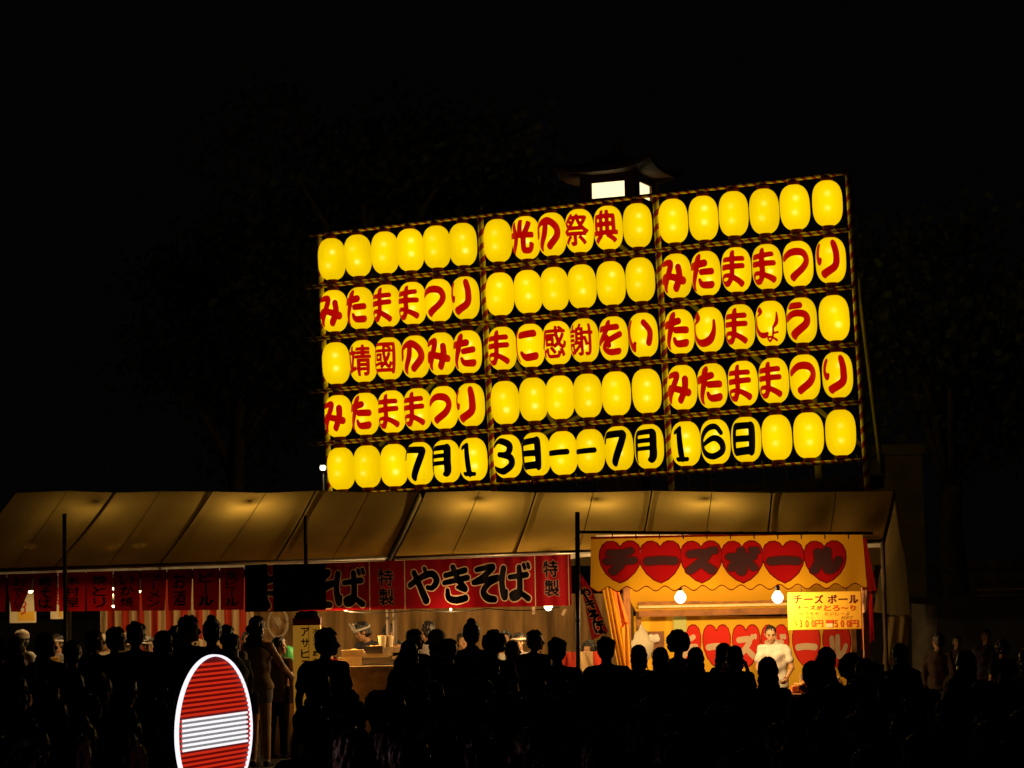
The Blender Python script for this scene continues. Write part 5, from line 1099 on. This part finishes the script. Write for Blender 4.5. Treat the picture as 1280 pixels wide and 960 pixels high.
PEOPLE = [
 # left part
 ('white_cap', 26, 786, 33.2, 2.6, 'vendor in a white cap under the cream menu board at far left', 'white', 'charcoal', M_HAIR, 2),
 ('man_profile', 3, 797, 30, -.5, 'visitor cut by the left picture edge beside the white capped vendor', 'black', 'black', M_HAIR, 0),
 ('woman_long', 19, 795, 26.5, .1, 'long-haired woman directly below the white capped vendor', 'charcoal', 'black', M_HAIR2, 0),
 ('woman_profile', 58, 790, 27, -.35, 'long-haired woman turned right, left of the bamboo pole', 'brown', 'black', M_HAIR2, 0),
 ('man_tee', 91, 799, 26, 0, 'short-haired man just right of the left bamboo pole', 'black', 'black', M_HAIR, 0),
 ('woman_profile', 119, 786, 30, -.4, 'bob-haired woman left of the striped curtain end', 'charcoal', 'black', M_HAIR2, 0),
 ('man_profile', 146, 782, 28.5, -.2, 'visitor before the left end of the striped curtain looking right', 'brown', 'black', M_HAIR, 1),
 ('man_fold', 170, 775, 27, 0, 'taller black-haired man with square shoulders before the striped curtain', 'charcoal', 'black', M_HAIR, 0),
 ('band_far', 186, 795, 33.4, 2.8, 'lit vendor in a white shirt behind the taller black-haired man', 'white', 'charcoal', M_HAIR, 2),
 ('woman_bob', 204, 787, 26.5, 0, 'round-headed woman right of the taller black-haired man', 'black', 'black', M_HAIR, 0),
 ('man_curly', 222, 781, 31.2, 0, 'man in a cream shirt seen between dark heads', 'cream', 'charcoal', M_HAIR2, 1),
 ('man_profile', 237, 762, 28, -.4, 'tall man turned right with a pink lit cheek below the ビール cloth', 'black', 'black', M_HAIR, 2),
 ('woman_bun', 265, 768, 27, 0, 'visitor with pinned-up hair beside the tall man turned right', 'black', 'black', M_HAIR, 0),
 ('man_long', 283, 780, 31.2, 0, 'man in a pale shirt bending near the striped curtain', 'cream', 'charcoal', M_HAIR, 2),
 ('man_profile', 291, 791, 30, .9, 'small-headed visitor above the no entry sign', 'charcoal', 'black', M_HAIR, 0),
 ('tank_shorts', 322, 769, 30.2, -.25, 'woman in a tan top and shorts with bare lit legs right of the sign', 'tan', 'grey', M_HAIR2, 2),
 ('man_profile', 349, 795, 31.7, -.3, 'man in a tan shirt right of the woman in shorts', 'tan', 'black', M_HAIR, 1),
 ('band_far', 71, 792, 34.0, 2.2, 'vendor with a white headband left of the left bamboo pole', 'grey', 'charcoal', M_HAIR, 2),
 ('white_cap', 133, 790, 34.3, 3.3, 'white capped vendor before the left end of the striped curtain', 'cream', 'charcoal', M_HAIR, 2),
 ('man_tee', 218, 790, 34.2, 2.7, 'vendor in a white T-shirt before the middle of the striped curtain', 'white', 'charcoal', M_HAIR, 2),
 ('woman_bob', 310, 788, 34.2, 3.4, 'bob-haired vendor at the right end of the striped curtain', 'cream', 'charcoal', M_HAIR, 2),
 ('man_tee', 578, 790, 34.3, 3.4, 'vendor in a cream T-shirt left of the topknot visitor', 'cream', 'charcoal', M_HAIR, 2),
 ('woman_pony', 632, 788, 34.4, 2.8, 'vendor in a white tank top behind the curly-haired visitor', 'white', 'charcoal', M_HAIR, 2),
 ('man_curly', 735, 800, 34.0, 2.6, 'bushy-haired vendor right of the upright bamboo pole', 'cream', 'charcoal', M_HAIR, 2),
 # noodle stall
 ('man_profile', 409, 783, 24.5, -.25, 'man in profile facing right, in front of the yellow アサヒス sign', 'charcoal', 'black', M_HAIR, 2),
 ('man_tee', 412, 800, 33.9, 2.9, 'vendor in a red shirt behind the man in profile', 'red', 'charcoal', M_HAIR, 2),
 ('cook_band', 453, 776, 34.0, 2.5, 'cook bending with a white twisted headband over the noodle counter', 'charcoal', 'charcoal', M_HAIR, 2),
 ('cook_vest', 487, 778, 34.2, 3.6, 'bare-armed cook in a vest with white towel, beside the headband cook', 'white', 'charcoal', M_HAIR, 2),
 ('woman_bob', 498, 800, 33.0, PI, 'vendor standing behind the pale cups right of the two cooks', 'charcoal', 'black', M_HAIR, 1),
 ('woman_bob', 511, 799, 26, 0, 'woman with lit shoulder edge, before the right end of the counter', 'charcoal', 'black', M_HAIR, 1),
 ('man_profile', 519, 785, 31, -.5, 'black-haired visitor just left of the cream bucket hat', 'black', 'black', M_HAIR, 1),
 ('man_tee', 535, 775, 33, .5, 'black-haired vendor behind the cream bucket hat', 'grey', 'black', M_HAIR, 2),
 ('bucket', 546, 786, 29.8, -.1, 'person in a cream bucket hat with a white towel round the neck', 'charcoal', 'black', M_HAIR, 1),
 ('man_tee', 561, 797, 27, 0, 'small dark head right of the cream bucket hat', 'black', 'black', M_HAIR, 0),
 ('woman_bun', 589, 772, 28, 0, 'tall visitor with a topknot, below the き of the noodle banner', 'charcoal', 'black', M_HAIR, 0),
 ('man_curly', 617, 786, 27.5, .2, 'curly-haired visitor below the そ of the noodle banner', 'black', 'black', M_HAIR2, 0),
 ('woman_bob', 612, 812, 24, 0, 'brown-haired woman lower in front of the curly-haired visitor', 'violet', 'black', M_HAIR2, 0),
 ('band_far', 648, 790, 33.0, 2.7, 'cook with a white headband glimpsed below the ば of the noodle banner', 'grey', 'charcoal', M_HAIR, 2),
 ('woman_profile', 641, 800, 31, -.6, 'ponytailed woman below the headband cook', 'charcoal', 'black', M_HAIR, 1),
 ('man_profile', 669, 786, 31, -.4, 'short-haired man left of the bare bulb at the noodle banner end', 'charcoal', 'black', M_HAIR, 1),
 ('man_fold', 696, 795, 24.5, 0, 'large dark man directly below the noodle banner bulb', 'black', 'black', M_HAIR, 0),
 # cheese stall
 ('man_fold', 757, 794, 25, 0, 'broad-shouldered man before the left post of the cheese ball stall', 'charcoal', 'charcoal', M_HAIR, 1),
 ('woman_bob', 798, 805, 26.5, 0, 'bob-haired woman below the white plastic bag', 'black', 'black', M_HAIR, 0),
 ('woman_bob', 825, 808, 27, 0, 'dark round head right of the bob-haired woman', 'brown', 'black', M_HAIR, 0),
 ('man_curly', 848, 786, 28, -.3, 'curly-haired man with bushy hair below the left stall bulb', 'tan', 'black', M_HAIR, 2),
 ('woman_long', 869, 808, 27, 0, 'long-haired woman right of the bushy-haired man', 'black', 'black', M_HAIR, 0),
 ('woman_profile', 905, 803, 28, .3, 'woman with bowed head before the second rear heart', 'black', 'black', M_HAIR, 0),
 ('phone', 918, 806, 26, -.1, 'visitor raising both hands near the lower yellow cloth', 'black', 'black', M_HAIR, 0),
 ('seller', 963, 781, 32.45, PI - .3, 'seller in a white polo shirt looking down behind the cheese ball counter', 'white', 'charcoal', M_HAIR, 2),
 ('woman_long', 959, 820, 24, 0, 'long straight-haired woman directly in front of the seller', 'black', 'black', M_HAIR, 0),
 ('woman_pony', 1015, 825, 25, 0, 'ponytailed woman right of the seller', 'charcoal', 'black', M_HAIR, 0),
 ('woman_wave', 1031, 808, 30, 1.3, 'wavy-haired woman below the price board', 'brown', 'black', M_HAIR2, 1),
 ('man_curly', 1063, 815, 26.5, .2, 'bushy-haired visitor below the right corner of the price board', 'black', 'black', M_HAIR, 0),
 ('woman_bob', 1081, 822, 25, .0, 'round dark head at the right end of the cheese ball stall', 'charcoal', 'black', M_HAIR, 0),
 ('band_far', 1090, 826, 31, 2.2, 'pale-clothed figure glimpsed at the stall right post', 'white', 'grey', M_HAIR, 2),
 ('man_long', 1124, 803, 29, .3, 'man in a cap-like dark hairdo before the golden tarp', 'black', 'black', M_HAIR, 1),
 ('man_curly', 1127, 828, 25, 0, 'bulky dark figure below the golden tarp', 'black', 'black', M_HAIR, 0),
 ('man_left', 1172, 790, 33, -.4, 'man with lit shoulder edge standing before the grey tarp', 'brown', 'black', M_HAIR, 1),
 ('man_tee', 1196, 800, 36, PI, 'dim figure facing the camera right of the grey tarp', 'violet', 'black', M_HAIR, 0),
 ('woman_bob', 1207, 812, 30, 2.8, 'dim woman holding something white at right', 'grey', 'black', M_HAIR, 1),
 ('man_tee', 1232, 785, 35, PI, 'dim tall man under the thin eave lines at far right', 'violet', 'black', M_HAIR, 0),
 ('man_curly', 1252, 800, 32, .2, 'dark visitor near the right picture edge', 'black', 'black', M_HAIR, 0),
 ('woman_bob', 1284, 808, 31, .4, 'person in an orange top cut by the right picture edge', 'orange', 'black', M_HAIR, 1),
]
for k, px, yt, Y, f, lab, tp2, lw, hr, sk in PEOPLE: person(k, px, yt, Y, f, lab, tp2, lw, hr, sk, G if Y < 32 else None, crowd=Y < 31.5 and k != 'tank_shorts')
# dark foreground crowd
rn = random.Random(21); kinds = ['man_tee', 'man_fold', 'man_long', 'man_curly', 'woman_long', 'woman_wave', 'woman_bob', 'woman_bun', 'woman_pony', 'woman_profile', 'man_profile', 'man_left']
spots = []
for row, (yt, Y, step) in enumerate(((850, 19, 34), (870, 15.5, 44), (893, 12.5, 56), (922, 10.6, 78))):
    x = -20 + rn.uniform(0, step)
    while x < 1300:
        y2 = yt + rn.uniform(-14, 14); Y2 = Y + rn.uniform(-.8, .8); w = 3000 / Y2 * .26
        bad = (300 - w < x < 345 + w * .8) or (row < 2 and 965 - w < x < 1012 + w * .2) or (row == 3 and 170 < x < 370) or (row == 2 and 205 < x < 352)
        if not bad: spots.append((x, y2, Y2, row))
        x += step * rn.uniform(.8, 1.25)
side = ('left of the sign', 'before the noodle stall', 'before the cheese stall', 'at the right edge')
LOOK = dict(man_tee='short-haired man in a T-shirt', man_fold='man with folded arms', man_long='man with a shoulder bag', man_curly='bushy-haired man', woman_long='long-haired woman', woman_wave='wavy-haired woman in a dress', woman_bob='bob-haired woman', woman_bun='woman with a topknot', woman_pony='ponytailed woman',
            woman_profile='long-haired woman turned right', man_profile='short-haired man turned right', man_left='short-haired man turned left')
for i, (x, y2, Y2, row) in enumerate(spots):
    z = 0 if x < 330 else 1 if x < 735 else 2 if x < 1090 else 3
    kk = rn.choice(kinds); rw = ('rear', 'third', 'second', 'front')[row]
    person(kk, x, y2, Y2, rn.uniform(-.3, .3), f'dark {LOOK[kk]}, {rw} crowd row {side[z]}', rn.choice(['black', 'navy', 'charcoal', 'grey', 'violet', 'brown', 'grey']), rn.choice(['black', 'navy', 'charcoal', 'denim']), rn.choice([M_HAIR, M_HAIR, M_HAIR2]), 1,
           'unlit crowd ' + side[z], hmin=1.4)

p = at(1193, 856, 22); e = empty('paper_fan', tuple(p), 'pale round paper fan held up in the dark crowd at right', 'fan')
bm = bmesh.new(); lathe(bm, [(.02, -.004), (.12, -.004), (.12, .004), (.02, .004)], 24); o = link('fan_leaf', bm_mesh('fan_leaf', bm), mat('fan_paper', (.8, .7, .55), transl=.5), e); o.rotation_euler = (math.pi / 2 + .3, .2, .4)
mtube('fan_handle', [(0, 0, -.11), (0, .01, -.24)], .008, M_WOOD, e, 6)
